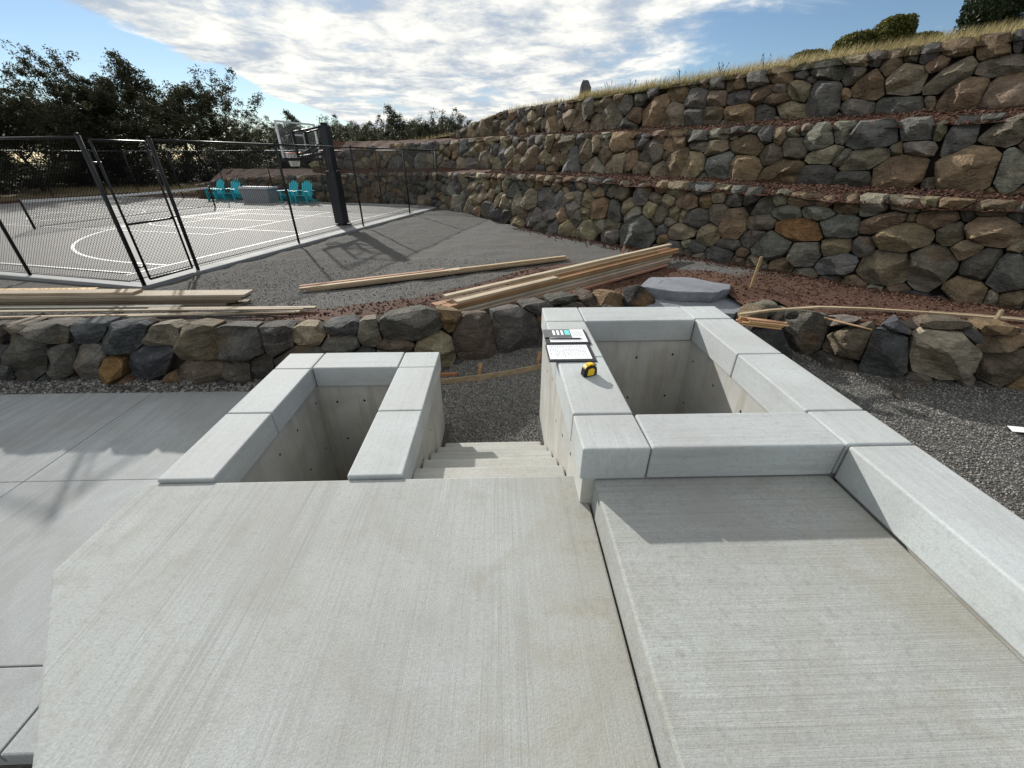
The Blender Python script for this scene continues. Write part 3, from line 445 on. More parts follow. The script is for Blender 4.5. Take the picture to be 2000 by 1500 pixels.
LC = [tn_, br, gg, dk, gy, bl, gy, gy, bl, oc_, tn_, bl, br, dk, br, gy, dk, tn_, dk, bl, dk, gy, dk, tn_, br, (.19, .13, .07), br, dk, dk, dk, br, dk]
RC = [dk, dk, br, gy, bl, bl, dk, br, tn_, tn_, dk, br, (.17, .12, .07)]
T1C = [None] * 21 + [(.27, .155, .07)]
build_wall('boulder_wall', PT1, T1B, T1T, SEED_T1, (0.6, 39.5), 'lowest of the three terraced boulder walls, with gravel along its foot', pale, .27, fixed_rng=(29.25, 35.7), seed=3, cols=T1C)
build_wall('boulder_wall', PT2, T2B, T2T, SEED_T2, (7.4, 40.0), 'middle of the three terraced boulder walls', pale, .30, fixed_rng=(29.1, 35.9), seed=5)
build_wall('boulder_wall', PT3, T3B, T3T, SEED_T3, (15.3, 41.0), 'topmost boulder wall with dry grass along its crest', warm, .31, fixed_rng=(28.9, 36.2), seed=7)
build_wall('boulder_wall', PLOW, LOWB, LOWT, SEED_LOW, (0.3, 11.85), 'low dark boulder wall behind the pavement and the small planter', darkp, .24, fixed_rng=(3.25, 10.6), seed=9, batter=.06, cols=LC, extra_top=.05)
build_wall('boulder_wall', PRL, RLB, RLT, SEED_RL, (0.05, 6.0), 'low dark boulder wall right of the stone slab steps', darkp, .26, fixed_rng=(.35, 3.05), seed=13, batter=.06, cols=RC)

# ------------------------------------------------------------------ ground sheets
def in_poly(x, y, poly):
    c = np.zeros(x.shape, bool); n = len(poly); j = n - 1
    for i in range(n):
        xi, yi = poly[i]; xj, yj = poly[j]; m = ((yi > y) != (yj > y)) & (x < (xj - xi) * (y - yi) / (yj - yi + 1e-12) + xi); c ^= m; j = i
    return c
def dist_path(x, y, p):
    d = np.full(x.shape, 1e9)
    for (ax, ay), (bx, by) in zip(p[:-1], p[1:]):
        ex, ey = bx - ax, by - ay; t = np.clip(((x - ax) * ex + (y - ay) * ey) / (ex * ex + ey * ey + 1e-12), 0, 1); d = np.minimum(d, np.hypot(x - ax - t * ex, y - ay - t * ey))
    return d
def sstep(a, b, x): t = np.clip((x - a) / (b - a), 0, 1); return t * t * (3 - 2 * t)
def vnoise(x, y, sc, seed=0.0): return np.array([mnoise.fractal(Vector((a * sc + seed, b * sc - seed, seed)), .8, 2.0, 4) for a, b in zip(x.ravel(), y.ravel())]).reshape(x.shape)
CA = np.array([-6.779, 7.862]); CU = np.array([.265, .964]); CV = np.array([-.964, .265])        # court corner and axes
lowback = [tuple(np.array(path_at(PLOW, s)[:2]) - .10 * np.array(path_at(PLOW, s)[2:])) for s in np.linspace(0, 11.9, 50)]
rlback = [tuple(np.array(path_at(PRL, s)[:2]) - .10 * np.array(path_at(PRL, s)[2:])) for s in np.linspace(0, 6.0, 30)]
def plateau_z(x, y):
    d = np.minimum(dist_path(x, y, PATH_LOW), dist_path(x, y, PATH_RL)); z = -.24 - .20 * sstep(.3, 3.2, d) - .13 * sstep(-2.2, -.9, x) * sstep(4.4, 3.4, x) * (1 - sstep(.8, 3.0, d))
    z = np.where(x > 2.5, np.minimum(z + .06 * sstep(2.5, 5, x), -.24), z)
    gap = np.exp(-(((x - 3.0) / 1.0) ** 2 + ((y - 6.0) / .7) ** 2)); z = z - .10 * gap
    q = np.stack([x - CA[0], y - CA[1]], -1); a, b = q @ CU, q @ CV; cd = np.maximum(np.maximum(-.2 - a, a - 15.2), -b - .2)
    z = z * 1.0 - 0; z = np.where(cd < .4, np.minimum(z, -.46 - .05 * sstep(.4, 0, cd)), z); return z
def grid_sheet(name, x0, x1, y0, y1, step, poly, zfun, attrs, mat, label=None, kind='structure', holes=()):
    xs = np.arange(x0, x1 + step, step); ys = np.arange(y0, y1 + step, step); X, Y = np.meshgrid(xs, ys); Z = zfun(X, Y)
    nx, ny = len(xs), len(ys); cx, cy = X[:-1, :-1] + step / 2, Y[:-1, :-1] + step / 2; keep = in_poly(cx, cy, poly) if poly is not None else np.ones(cx.shape, bool)
    for hx0, hx1, hy0, hy1 in holes: keep &= ~((cx > hx0) & (cx < hx1) & (cy > hy0) & (cy < hy1))
    idx = np.arange(nx * ny).reshape(ny, nx); F = np.stack([idx[:-1, :-1], idx[:-1, 1:], idx[1:, 1:], idx[1:, :-1]], -1)[keep]
    used = np.unique(F); remap = -np.ones(nx * ny, int); remap[used] = np.arange(len(used)); F = remap[F]; V = np.c_[X.ravel(), Y.ravel(), Z.ravel()][used]
    o = mk(name, V, F, mat, None, True)
    for nme, fn in attrs.items():
        at = o.data.attributes.new(nme, 'FLOAT', 'POINT'); at.data.foreach_set('value', fn(V[:, 0], V[:, 1]).astype(np.float32))
    tag(o, label, None, None, kind); return o
t1f = [tuple(p) for p in PATH_T1]
plateau_poly = lowback + [(2.2, 6.75), (3.85, 6.55), (3.85, 6.0)] + rlback + [(12.5, 2.0)] + t1f[::-1] + [(-22, 44), (-60, 50), (-60, 4.9)]
def dirt_plateau(x, y):
    dl = dist_path(x, y, PATH_LOW); dr = dist_path(x, y, PATH_RL); dt = dist_path(x, y, PATH_T1[30:])
    th_ = .8 + .46 * np.clip(x + 3, 0, 3.6); d = .95 * (1 - sstep(th_, th_ + .7, dl)) * sstep(-4.4, -2.8, x) ; d = np.maximum(d, .95 * sstep(3.6, 4.9, x) * (1 - sstep(6.2, 8.2, y - .15 * x)))
    d = np.maximum(d, .8 * (1 - sstep(.05, .45, dt)) * sstep(1.0, 4.0, x))
    q = np.stack([x - CA[0], y - CA[1]], -1); a, b = q @ CU, q @ CV; d = np.maximum(d, .9 * sstep(15.3, 15.9, a)); d = np.maximum(d, .9 * sstep(22.3, 23, b)); return d
def dry_plateau(x, y):
    q = np.stack([x - CA[0], y - CA[1]], -1); a, b = q @ CU, q @ CV; return .8 * np.maximum(sstep(17.5, 20, a), sstep(24, 27, b))
bump_z = lambda X, Y: plateau_z(X, Y) + .030 * vnoise(X, Y, 1.4, 3.0) * sstep(-9.5, -6, X)
grid_sheet('gravel_yard', -12, 12.6, 4.4, 26, .12, plateau_poly, bump_z, {'dirt': dirt_plateau, 'dry': dry_plateau}, M['ground'], 'grey crushed gravel yard between the court and the boulder walls')
outer_poly = [(-12, 4.7), (-12, 26.04), (3.0, 26.04), (-10, 44), (-60, 52), (-60, 4.7)]
grid_sheet('outer_yard', -60, 4, 4.5, 52, .6, outer_poly, lambda X, Y: -.53 + .45 * sstep(24, 30, -X - .25 * Y) * (1 - sstep(34, 48, -X + Y * .2)), {'dirt': lambda x, y: np.full(x.shape, .9), 'dry': dry_plateau}, M['ground'], 'bare reddish soil and dry grass around the far side of the court')
# lower terrace at the foot of the stairs
front = [tuple(np.array(path_at(PLOW, s)[:2]) - .2 * np.array(path_at(PLOW, s)[2:])) for s in np.linspace(0, 11.9, 50)]
frontr = [tuple(np.array(path_at(PRL, s)[:2]) - .2 * np.array(path_at(PRL, s)[2:])) for s in np.linspace(0, 6, 30)]
lower_poly = front + [(3.0, 7.2)] + frontr + [(9.6, -6), (-9.6, -6)]
def lower_z(X, Y): return -.872 + .014 * vnoise(X, Y, 2.2, 8.0) + .10 * sstep(.35, .05, np.minimum(dist_path(X, Y, PATH_LOW), dist_path(X, Y, PATH_RL))) * 0.5 - .30 * sstep(1.2, .7, Y) * sstep(-1.0, -2.0, X)
grid_sheet('lower_gravel', -9.6, 9.6, -6, 7.3, .12, lower_poly, lower_z, {'dirt': lambda x, y: .45 * (1 - sstep(.1, .5, dist_path(x, y, PATH_RL))) + .42 * np.exp(-(((x + .0) / .5) ** 2 + ((y - 3.55) / .22) ** 2)), 'dry': lambda x, y: 0 * x}, M['ground'], 'crushed gravel at the foot of the concrete stairs', holes=((-1.92, -.75, 1.0, 3.5), (.58, 2.0, 1.75, 3.7)))
# far country: falls away behind the yard
rr = np.r_[0, np.geomspace(4, 4200, 60)]; th = np.linspace(0, 2 * math.pi, 97)[:-1]; v = []; f = []
for r in rr:
    zz = -1.35 - 3.0 * float(sstep(40, 75, r)) - 38 * float(sstep(70, 400, r))
    for a in th: v.append((r * math.sin(a), r * math.cos(a) + 2, zz))
n = len(th)
for i in range(len(rr) - 1):
    for j in range(n): f.append((i*n + j, (i+1)*n + j, (i+1)*n + (j+1) % n, i*n + (j+1) % n))
tag(mk('ground', v, f, M['far'], None, True), 'open country falling away behind the trees', None, None, 'structure')
# soil terraces between the boulder walls
def terrace(name, Pa, Za, Pb, Zb, n, fr, label, seed):
    v = []; f = []; K = 7
    for i in range(n):
        u = fr[0] + (fr[1] - fr[0]) * i / (n - 1); sa, sb = u * Pa[1][-1], u * Pb[1][-1]; xa, ya, nxa, nya = path_at(Pa, sa); xb, yb, _, _ = path_at(Pb, sb)
        za, zb_ = float(Za(sa)) - .085, float(Zb(sb)) + .05
        xa, ya = xa - nxa * .16, ya - nya * .16
        for k in range(K):
            w = k / (K - 1); x = xa + (xb - xa) * w; y = ya + (yb - ya) * w; v.append((x, y, za + (zb_ - za) * w + .05 * mnoise.fractal(Vector((x * 1.7, y * 1.7, seed)), .8, 2, 4)))
        if i:
            for k in range(K - 1): a = (i - 1) * K + k; b = i * K + k; f.append((a, b, b + 1, a + 1))
    return tag(mk(name, v, f, M['soil'], None, True), label, None, None, 'structure')
terrace('soil_terrace', PT1, T1T, PT2, T2B, 260, (.02, 1), 'red soil terrace above the lowest boulder wall', 2.0)
terrace('soil_terrace', PT2, T2T, PT3, T3B, 260, (.17, 1), 'red soil terrace above the middle boulder wall', 6.0)
# hillside behind the top wall
hz_top = f_([0, 4, 9, 13, 15.6, 16.7, 18.2, 19.2, 42], [-.3, .5, 1.9, 2.5, 2.72, 3.1, 3.3, 3.48, 3.55])
def hill_point(s, d):
    x, y, nx, ny = path_at(PT3, s); base = float(hz_top(s)); sl = .06 + .10 * float(sstep(24, 33, s)); z = base + sl * d - .004 * max(0, d - 9) ** 2 * (1 if s > 12 else .6)
    return float(x - nx * (d + .12)), float(y - ny * (d + .12)), z
hv = []; hf = []; hd = []; ds = np.r_[np.linspace(0, 9, 22), np.linspace(10, 40, 16)]; hs = np.linspace(0, PT3[1][-1], 170)
for i, s in enumerate(hs):
    for k, d in enumerate(ds):
        x, y, z = hill_point(s, d); hv.append((x, y, z + .10 * mnoise.fractal(Vector((x * .6, y * .6, 1)), .8, 2, 4) * min(1, d / 1.5))); hd.append(.95 if s < 17 and d < 2.5 else (.7 if d < .15 else 0.0))
        if i and k: a = (i - 1) * len(ds) + k - 1; b = i * len(ds) + k - 1; hf.append((a, b, b + 1, a + 1))
hill = tag(mk('hillside', hv, hf, M['hill'], None, True), 'dry grassy hillside rising behind the boulder walls', None, None, 'structure')
at = hill.data.attributes.new('dirt', 'FLOAT', 'POINT'); at.data.foreach_set('value', np.array(hd, np.float32))

# ------------------------------------------------------------------ concrete: landing, raised slab, stairs, planters, pavement
LY = 1.875
land_poly = [(-2.11, LY), (-2.12, 1.286), (-1.516, .571), (-.70, -.39), (-.70, -3), (.487, -3), (.487, LY)]
landing = tag(slab('landing', 0, 0, 0, 0, -.95, 0.0, M['landing'], None, .010, 2, 0, land_poly), 'broom finished concrete landing in the foreground', None, None, 'structure')
tag(slab('raised_slab', .497, 1.80, -3, 1.69, -.6, .1755, M['slab'], None, .012), 'raised broom finished concrete slab on the right', None, None, 'structure')
stairs = thing('concrete_stairs', (-.09, LY, -.85), 'pale concrete stairs going down between the two planters', 'stairs')
for k in range(1, 6):
    y0 = LY + .294 * (k - 1); y1 = LY + .294 * k; e = .012 if k < 5 else .03
    slab('step', -.605 + (.02 if k == 5 else 0), .425 - (.02 if k == 5 else 0), y0 - (.004 if k == 1 else .02), y1, -1.05, -.17 * k + random.uniform(-.002, .002), M['step'], stairs, e, 3)
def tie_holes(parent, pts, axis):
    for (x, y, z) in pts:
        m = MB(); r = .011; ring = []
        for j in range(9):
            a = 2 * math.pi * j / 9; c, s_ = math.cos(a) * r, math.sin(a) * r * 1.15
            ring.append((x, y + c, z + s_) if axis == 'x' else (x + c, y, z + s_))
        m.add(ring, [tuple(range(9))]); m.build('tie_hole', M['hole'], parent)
def planter(name, label, x0, x1, y0, y1, w, zt, th, joints_l, joints_r, front, zbot, ins=.022):
    t = thing(name, ((x0 + x1) / 2, (y0 + y1) / 2, zbot), label, 'planter'); g = .004; zb_ = zt - th; xi0, xi1 = x0 + w, x1 - w
    cp = lambda a, b, c, d, m='coping': slab('coping_block', a + g, b - g, c + g, d - g, zb_, zt + random.uniform(-.002, .002), M[m], t, .013, 3, .0012)
    for a, b in zip(joints_l[:-1], joints_l[1:]): cp(x0, xi0, a, b)
    for a, b in zip(joints_r[:-1], joints_r[1:]): cp(xi1, x1, a, b)
    cp(xi0, xi1, joints_l[-2], y1, 'coping_x')
    if front: cp(xi0, xi1, front[0], front[1], 'coping_x')
    # walls under the coping, butted so no faces share a plane
    wl = slab('wall', x0 + ins, xi0 - ins, y0 + ins, y1 - ins, zbot - 1.1, zb_ - .003, M['formed'], t, .004, 1)
    wr = slab('wall', xi1 + ins, x1 - ins, y0 + ins, y1 - ins, zbot - 1.1, zb_ - .003, M['formed'], t, .004, 1)
    wb = slab('wall', xi0 - ins, xi1 + ins, joints_l[-2] + ins, y1 - ins - .002, zbot - 1.1, zb_ - .005, M['formed'], t, 0)
    wf = slab('wall', xi0 - ins, xi1 + ins, y0 + ins + .002, (front[1] if front else y0 + .2) - ins, zbot - 1.1, zb_ - .005, M['formed'], t, 0)
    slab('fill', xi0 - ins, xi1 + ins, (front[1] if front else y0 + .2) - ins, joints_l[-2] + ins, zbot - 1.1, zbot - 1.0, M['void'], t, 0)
    yin0 = (front[1] if front else y0 + .2); yin1 = joints_l[-2]
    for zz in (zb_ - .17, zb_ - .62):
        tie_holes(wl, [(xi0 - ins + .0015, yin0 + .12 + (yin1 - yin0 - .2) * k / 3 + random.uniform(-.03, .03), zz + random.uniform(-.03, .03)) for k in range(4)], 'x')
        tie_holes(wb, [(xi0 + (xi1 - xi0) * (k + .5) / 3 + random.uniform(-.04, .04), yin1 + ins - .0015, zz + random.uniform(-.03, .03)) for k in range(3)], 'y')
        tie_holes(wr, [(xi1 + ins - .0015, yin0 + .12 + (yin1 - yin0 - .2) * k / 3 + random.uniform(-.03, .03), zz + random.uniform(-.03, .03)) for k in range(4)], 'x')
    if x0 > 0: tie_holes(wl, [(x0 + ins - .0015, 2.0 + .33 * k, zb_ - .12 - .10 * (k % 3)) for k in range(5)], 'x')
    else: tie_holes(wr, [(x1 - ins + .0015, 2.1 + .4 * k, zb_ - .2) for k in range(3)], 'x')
    return t
planter('concrete_planter', 'smaller empty concrete planter left of the stairs, coping almost flush with the landing', -2.067, -.598, LY, 3.669, .345, .022, .197, [LY + .004, 2.60, 3.33, 3.669], [LY + .004, 2.60, 3.33, 3.669], None, -.86)
pl = planter('concrete_planter', 'larger empty concrete planter right of the stairs, folder and tape measure on its coping', .411, 2.16, 1.627, 3.872, .362, .395, .209, [1.627, 1.953, 2.72, 3.477, 3.872], [1.627, 1.953, 2.745, 3.51, 3.872], (1.627, 1.953), -.86)
edge = thing('concrete_kerb_wall', (1.98, -.6, -.86), 'long low concrete wall with coping running towards the viewer on the right', 'wall')
slab('coping_block', 1.801, 2.156, -.62, 1.619, .1775, .395, M['coping'], edge, .013, 3); slab('coping_block', 1.801, 2.156, -3, -.63, .1775, .394, M['coping'], edge, .013, 3)
slab('wall', 1.83, 2.13, -3, 1.62, -.95, .176, M['formed'], edge, .004, 1)
pav = tag(slab('pavement', -9.4, -2.09, .93, 4.42, -1.02, -.868, M['pave'], None, 0), 'concrete pavement below the landing on the left', None, None, 'structure')
gx = [-9.4, -7.2, -5.742, -4.289, -2.474]; 
for i in range(len(gx) - 1):
    for (ya, yb) in ((2.862, 4.445), (1.312, 2.858), (.905, 1.306)):
        x1 = gx[i + 1] - .003 if not (i == 3 and yb > 1.4) else -2.09
        slab('pavement_slab', gx[i] + .003, x1, ya, yb, -.92, -.84 + random.uniform(-.001, .001), M['pave'], pav, .006, 2)
slab('pavement_slab', -2.468, -1.62, .905, 1.28, -.92, -.841, M['pave'], pav, .010, 2)

# ------------------------------------------------------------------ sports court
CZ = -.44
ROT = math.atan2(CU[1], CU[0])            # local x = along the right fence (a), local y = away from it (b)
court = bpy.data.objects.new('court', None); COL.objects.link(court); court.location = (CA[0], CA[1], CZ); court.rotation_euler = (0, 0, ROT); tag(court, 'grey tiled sports court with white lines', None, None, 'structure')
m = MB(); m.box(-.09, 15.1, -.04, 22.2, -.2, -.006); m.build('court_slab', M['court_slab'], court, wc=False)
m = MB(); m.box(.14, 14.9, .55, 21.9, -.005, .008); m.build('court_tiles', M['court'], court, wc=False)
def cline(pts, w=.05, z=.012, name='court_line'):
    v = []; f = []; k = len(pts); P = np.array(pts, float)
    for i in range(k):
        t = P[min(i + 1, k - 1)] - P[max(i - 1, 0)]; t = t / np.linalg.norm(t); nn = np.array([-t[1], t[0]]) * w / 2; v += [(*(P[i] + nn), z), (*(P[i] - nn), z)]
        if i: f.append((2*i - 2, 2*i - 1, 2*i + 1, 2*i))
    mk(name, v, f, M['paint'], court, world_coords=False)
zl = [.0125]
def cl(pts, w=.045): zl[0] += .0006; cline(pts, w, zl[0])
HA = 7.86
cl([(.45, 1.06), (14.6, 1.06)], .07)
arc = [(HA + 6.5 * math.cos(t), 2.0 + 6.5 * math.sin(t)) for t in np.linspace(0, math.pi, 64)]
cl([(HA + 6.5, 1.1)] + arc + [(HA - 6.5, 1.1)], .07)
cl([(HA - 1.83, 1.1), (HA - 1.83, 6.85)]); cl([(HA + 1.83, 1.1), (HA + 1.83, 6.85)]); cl([(HA - 1.86, 6.85), (HA + 1.86, 6.85)])
cl([(HA + 1.83 * math.cos(t), 6.85 + 1.83 * math.sin(t)) for t in np.linspace(0, math.pi, 40)])
cl([(HA + 1.83 * math.cos(t), 13.0 + 1.83 * math.sin(t)) for t in np.linspace(0, 2 * math.pi, 64)])
for aa in (4.92, 11.02): cl([(aa, 3.62), (aa, 17.05)])
for bb in (3.65, 8.2, 12.5, 17.05): cl([(4.90, bb), (11.04, bb)])
cl([(7.97, 3.65), (7.97, 8.2)]); cl([(7.97, 12.5), (7.97, 17.05)]); cl([(.6, 1.1), (.6, 21.5)], .07); cl([(14.5, 1.1), (14.5, 21.5)], .07); cl([(.6, 21.5), (14.5, 21.5)], .07); cl([(.6, 15.2), (14.5, 15.2)])

def W(a, b, z=0.0): p = CA + a * CU + b * CV; return Vector((p[0], p[1], CZ + z))
FH = 2.42
def link_mesh(p0, p1, z0, z1, step=.072, r=.0032):
    """woven wire between two posts: two families of slanting wires, real tubes"""
    d = (p1 - p0); Ln = d.length; d.normalize(); Hh = z1 - z0; nrm = Vector((-d.y, d.x, 0)); v = []; f = []
    c = -Hh
    for sgn, o in ((1, .0), (-1, .003)):
        c = -Hh + step * .5
        while c < Ln:
            a0 = max(0, c); a1 = min(Ln, c + Hh)
            if a1 - a0 > .02:
                h0 = (a0 - c); h1 = (a1 - c)
                if sgn < 0: h0, h1 = Hh - h0, Hh - h1
                A = p0 + d * a0 + Vector((0, 0, z0 + h0)) + nrm * o; B = p0 + d * a1 + Vector((0, 0, z0 + h1)) + nrm * o; t = (B - A).normalized(); s1 = nrm * r; s2 = t.cross(nrm) * r; b = len(v)
                for Q in (A, B):
                    for w in range(3): an = 2 * math.pi * w / 3; v.append(tuple(Q + s1 * math.cos(an) + s2 * math.sin(an)))
                f += [(b, b+1, b+4, b+3), (b+1, b+2, b+5, b+4), (b+2, b, b+3, b+5)]
            c += step
    return v, f
def fence(name, posts, label, r=.030, rail=True, mesh_bays=None):
    pts = [W(a, b) for a, b in posts]; root = thing(name, pts[0], label, 'fence')
    for i, p in enumerate(pts):
        m = MB(); rr_ = r * (1.15 if i in (0, len(pts) - 1) else 1); m.tube([p + Vector((0, 0, -.25)), p + Vector((0, 0, FH + .03))], rr_, 10); m.tube([p + Vector((0, 0, FH + .03)), p + Vector((0, 0, FH + .055))], [rr_ * 1.12, rr_ * .3], 10); m.build('post', M['black'], root, True)
    for i in range(len(pts) - 1):
        a, b = pts[i], pts[i + 1]
        m = MB(); m.tube([a + Vector((0, 0, FH - .01)), b + Vector((0, 0, FH - .01))], .022, 8); m.build('top_rail', M['black'], root, True)
        v, f = link_mesh(a, b, .06, FH - .04); o = mk('wire_mesh', v, f, M['wire'], root); o['kind'] = 'stuff'
        m = MB(); m.tube([a + Vector((0, 0, .06)), b + Vector((0, 0, .06))], .004, 4); m.build('tension_wire', M['wire'], root)
    return root
fence('chain_link_fence', [(1.24, .10), (4.48, .12), (7.84, .12), (11.52, .12), (14.57, .02)], 'black chain link fence on the court side nearest the gravel, right of the gate', .03)
fence('chain_link_fence', [(0, 0), (.05, 3.08), (.05, 6.2), (.05, 9.3), (.05, 12.4), (.05, 15.5), (.05, 18.6), (.05, 22.1)], 'black chain link fence running left from the gate corner', .030)
fence('chain_link_fence', [(15.02, .35), (15.02, 3.39), (15.02, 6.66), (15.02, 9.9), (15.02, 13.1), (15.02, 16.3), (15.02, 19.5), (15.02, 22.1)], 'black chain link fence along the far end of the court behind the chairs', .026)
fence('chain_link_fence', [(.3, 22.15), (3.3, 22.15), (6.3, 22.15), (9.3, 22.15), (12.3, 22.15), (14.9, 22.15)], 'black chain link fence along the far left side of the court', .026)
# gate between the corner post and the hinge post
g0, g1 = W(.17, .03), W(1.12, .09); gate = thing('gate', (g0 + g1) / 2, 'black framed chain link gate next to the fence corner', 'gate'); gd = (g1 - g0).normalized()
up = Vector((0, 0, 1))
def bar(name, a, b, r, par, n=8): m = MB(); m.tube([a, b], r, n); return m.build(name, M['black'], par, True)
bar('frame', g0 + up * .07, g0 + up * (FH - .04), .020, gate); bar('frame', g1 + up * .07, g1 + up * (FH - .04), .020, gate); bar('frame', g0 + up * .07, g1 + up * .07, .020, gate); bar('frame', g0 + up * (FH - .04), g1 + up * (FH - .04), .020, gate); bar('mid_rail', g0 + up * 1.06, g1 + up * 1.06, .02, gate)
v, f = link_mesh(g0, g1, .07, FH - .05); mk('wire_mesh', v, f, M['wire'], gate)['kind'] = 'stuff'
for z in (.32, 2.05): bar('hinge', W(-.02, .0) + up * z, g0 + gd * .03 + up * z, .016, gate, 6)
lt = MB(); c = g1 + up * 1.08; lt.box(-.05, .14, -.02, .02, -.015, .015, Matrix.Translation(c) @ Matrix.Rotation(math.atan2(gd.y, gd.x), 4, 'Z')); lt.build('latch', M['black'], gate)

# game net
net = thing('court_net', W(7.97, 10.35), 'low net with pale top tape stretched across the court', 'net')
n0, n1 = W(4.45, 10.38), W(11.48, 10.33); nd = (n1 - n0).normalized()
for p in (n0, n1):
    m = MB(); m.tube([p + up * -.02, p + up * .95], .035, 10); m.build('post', M['black'], net, True)
v = []; f = []; Ln = (n1 - n0).length; nn = Vector((-nd.y, nd.x, 0))
def sag(t): return .88 - .05 * math.sin(math.pi * t)
mm = MB(); K = 40
for i in range(K): 
    t0, t1 = i / K, (i + 1) / K; A, B = n0 + nd * Ln * t0, n0 + nd * Ln * t1; z0, z1 = sag(t0), sag(t1)
    mm.add([A + nn*.008 + up*(z0 - .06), B + nn*.008 + up*(z1 - .06), B + nn*.008 + up*(z1 + .02), A + nn*.008 + up*(z0 + .02), A - nn*.008 + up*(z0 - .06), B - nn*.008 + up*(z1 - .06), B - nn*.008 + up*(z1 + .02), A - nn*.008 + up*(z0 + .02)], [(0,1,2,3),(5,4,7,6),(3,2,6,7),(1,0,4,5)])
mm.build('top_tape', M['net_band'], net)
mm = MB(); x = .06
while x < Ln: t = x / Ln; A = n0 + nd * x; mm.tube([A + up * .07, A + up * (sag(t) - .05)], .003, 3, False); x += .055
for z in np.arange(.10, .82, .055): mm.tube([n0 + nd * .06 + up * z, n1 - nd * .06 + up * z], .003, 3, False)
mm.build('net_mesh', M['wire'], net)['kind'] = 'stuff'
mm = MB(); mm.tube([n0 + nd * .06 + up * .07, n1 - nd * .06 + up * .07], .010, 5); mm.build('bottom_cord', M['wire'], net)

# basketball hoop: padded post on the base line, board held out over the court
hoop = thing('basketball_hoop', W(HA, .95), 'tall black basketball hoop with clear backboard behind the fence', 'basketball hoop')
def hbox(name, a0, a1, b0, b1, z0, z1, mat, bev=0.0, par=None):
    MX = Matrix.Translation(W(HA, .95)) @ Matrix.Rotation(ROT, 4, 'Z'); m = MB(); m.box(a0, a1, b0, b1, z0, z1, MX); return m.build(name, M[mat], par or hoop)
def hbar(name, p, q, r, mat='black', par=None):
    T = lambda a, b, z: W(HA + a, .95 + b, z); m = MB(); m.tube([T(*p), T(*q)], r, 8); return m.build(name, M[mat], par or hoop, True)
hbox('post', -.08, .08, -.08, .08, -.02, 3.10, 'black'); hbox('base_plate', -.22, .22, -.24, .2, .012, .04, 'black'); hbox('post_pad', -.165, .165, -.16, .19, .06, 1.72, 'pad'); hbox('post_cover', -.13, .13, -.12, .14, 1.73, 3.02, 'pad')
for sx in (-.11, .11):
    hbar('upper_arm', (sx, .05, 2.98), (sx * 3, 1.0, 2.84), .026); hbar('lower_arm', (sx, .05, 2.26), (sx * 3, 1.0, 2.14), .026); hbar('brace', (sx, .1, 2.56), (sx * 3, .96, 2.18), .022)
for p in ((-.10, -.22), (.12, -.22)): hbar('anchor_bolt', (p[0], p[1], .03), (p[0], p[1], .14), .014)
BW, B0, B1, BB = .95, 2.08, 3.13, 1.05
glass_o = hbox('backboard', -BW + .05, BW - .05, BB - .008, BB + .008, B0 + .05, B1 - .05, 'glass')
for nme, a0, a1, z0, z1 in (('frame', -BW, BW, B1 - .05, B1), ('frame', -BW, -BW + .05, B0, B1 - .05), ('frame', BW - .05, BW, B0, B1 - .05)): hbox(nme, a0, a1, BB - .025, BB + .025, z0, z1, 'white', par=None)
hbox('edge_pad', -BW - .02, BW + .02, BB - .04, BB + .04, B0 - .06, B0 + .03, 'pad')
for a0, a1, z0, z1 in ((-.30, .30, 2.74, 2.79), (-.30, .30, 2.32, 2.36), (-.30, -.25, 2.36, 2.74), (.25, .30, 2.36, 2.74)): hbox('target_line', a0, a1, BB + .009, BB + .013, z0, z1, 'white', par=None)
hbox('rear_frame', -.34, .34, BB - .09, BB - .03, 2.12, 2.19, 'black'); hbox('rear_frame', -.34, -.28, BB - .09, BB - .03, 2.19, 2.88, 'black'); hbox('rear_frame', .28, .34, BB - .09, BB - .03, 2.19, 2.88, 'black')
rim = MB(); rc = (0, BB + .38, 2.25); T = lambda a, b, z: W(HA + a, .95 + b, z)
rim.tube([T(rc[0] + .23 * math.cos(t), rc[1] + .23 * math.sin(t), rc[2]) for t in np.linspace(0, 2 * math.pi, 25)], .012, 6); rim.tube([T(0, BB, 2.25), T(0, BB + .16, 2.25)], .03, 6); rim_o = rim.build('rim', M['orange'], hoop, True)
nm = MB()
for i in range(12):
    for s_ in (1, -1): nm.tube([T(rc[0] + (.225 - .09 * k / 4) * math.cos(2*math.pi*(i + s_ * k * .5) / 12), rc[1] + (.225 - .09 * k / 4) * math.sin(2*math.pi*(i + s_ * k * .5) / 12), rc[2] - .10 * k) for k in range(5)], .008, 4)
nm.build('rim_net', M['cord'], hoop)['kind'] = 'stuff'

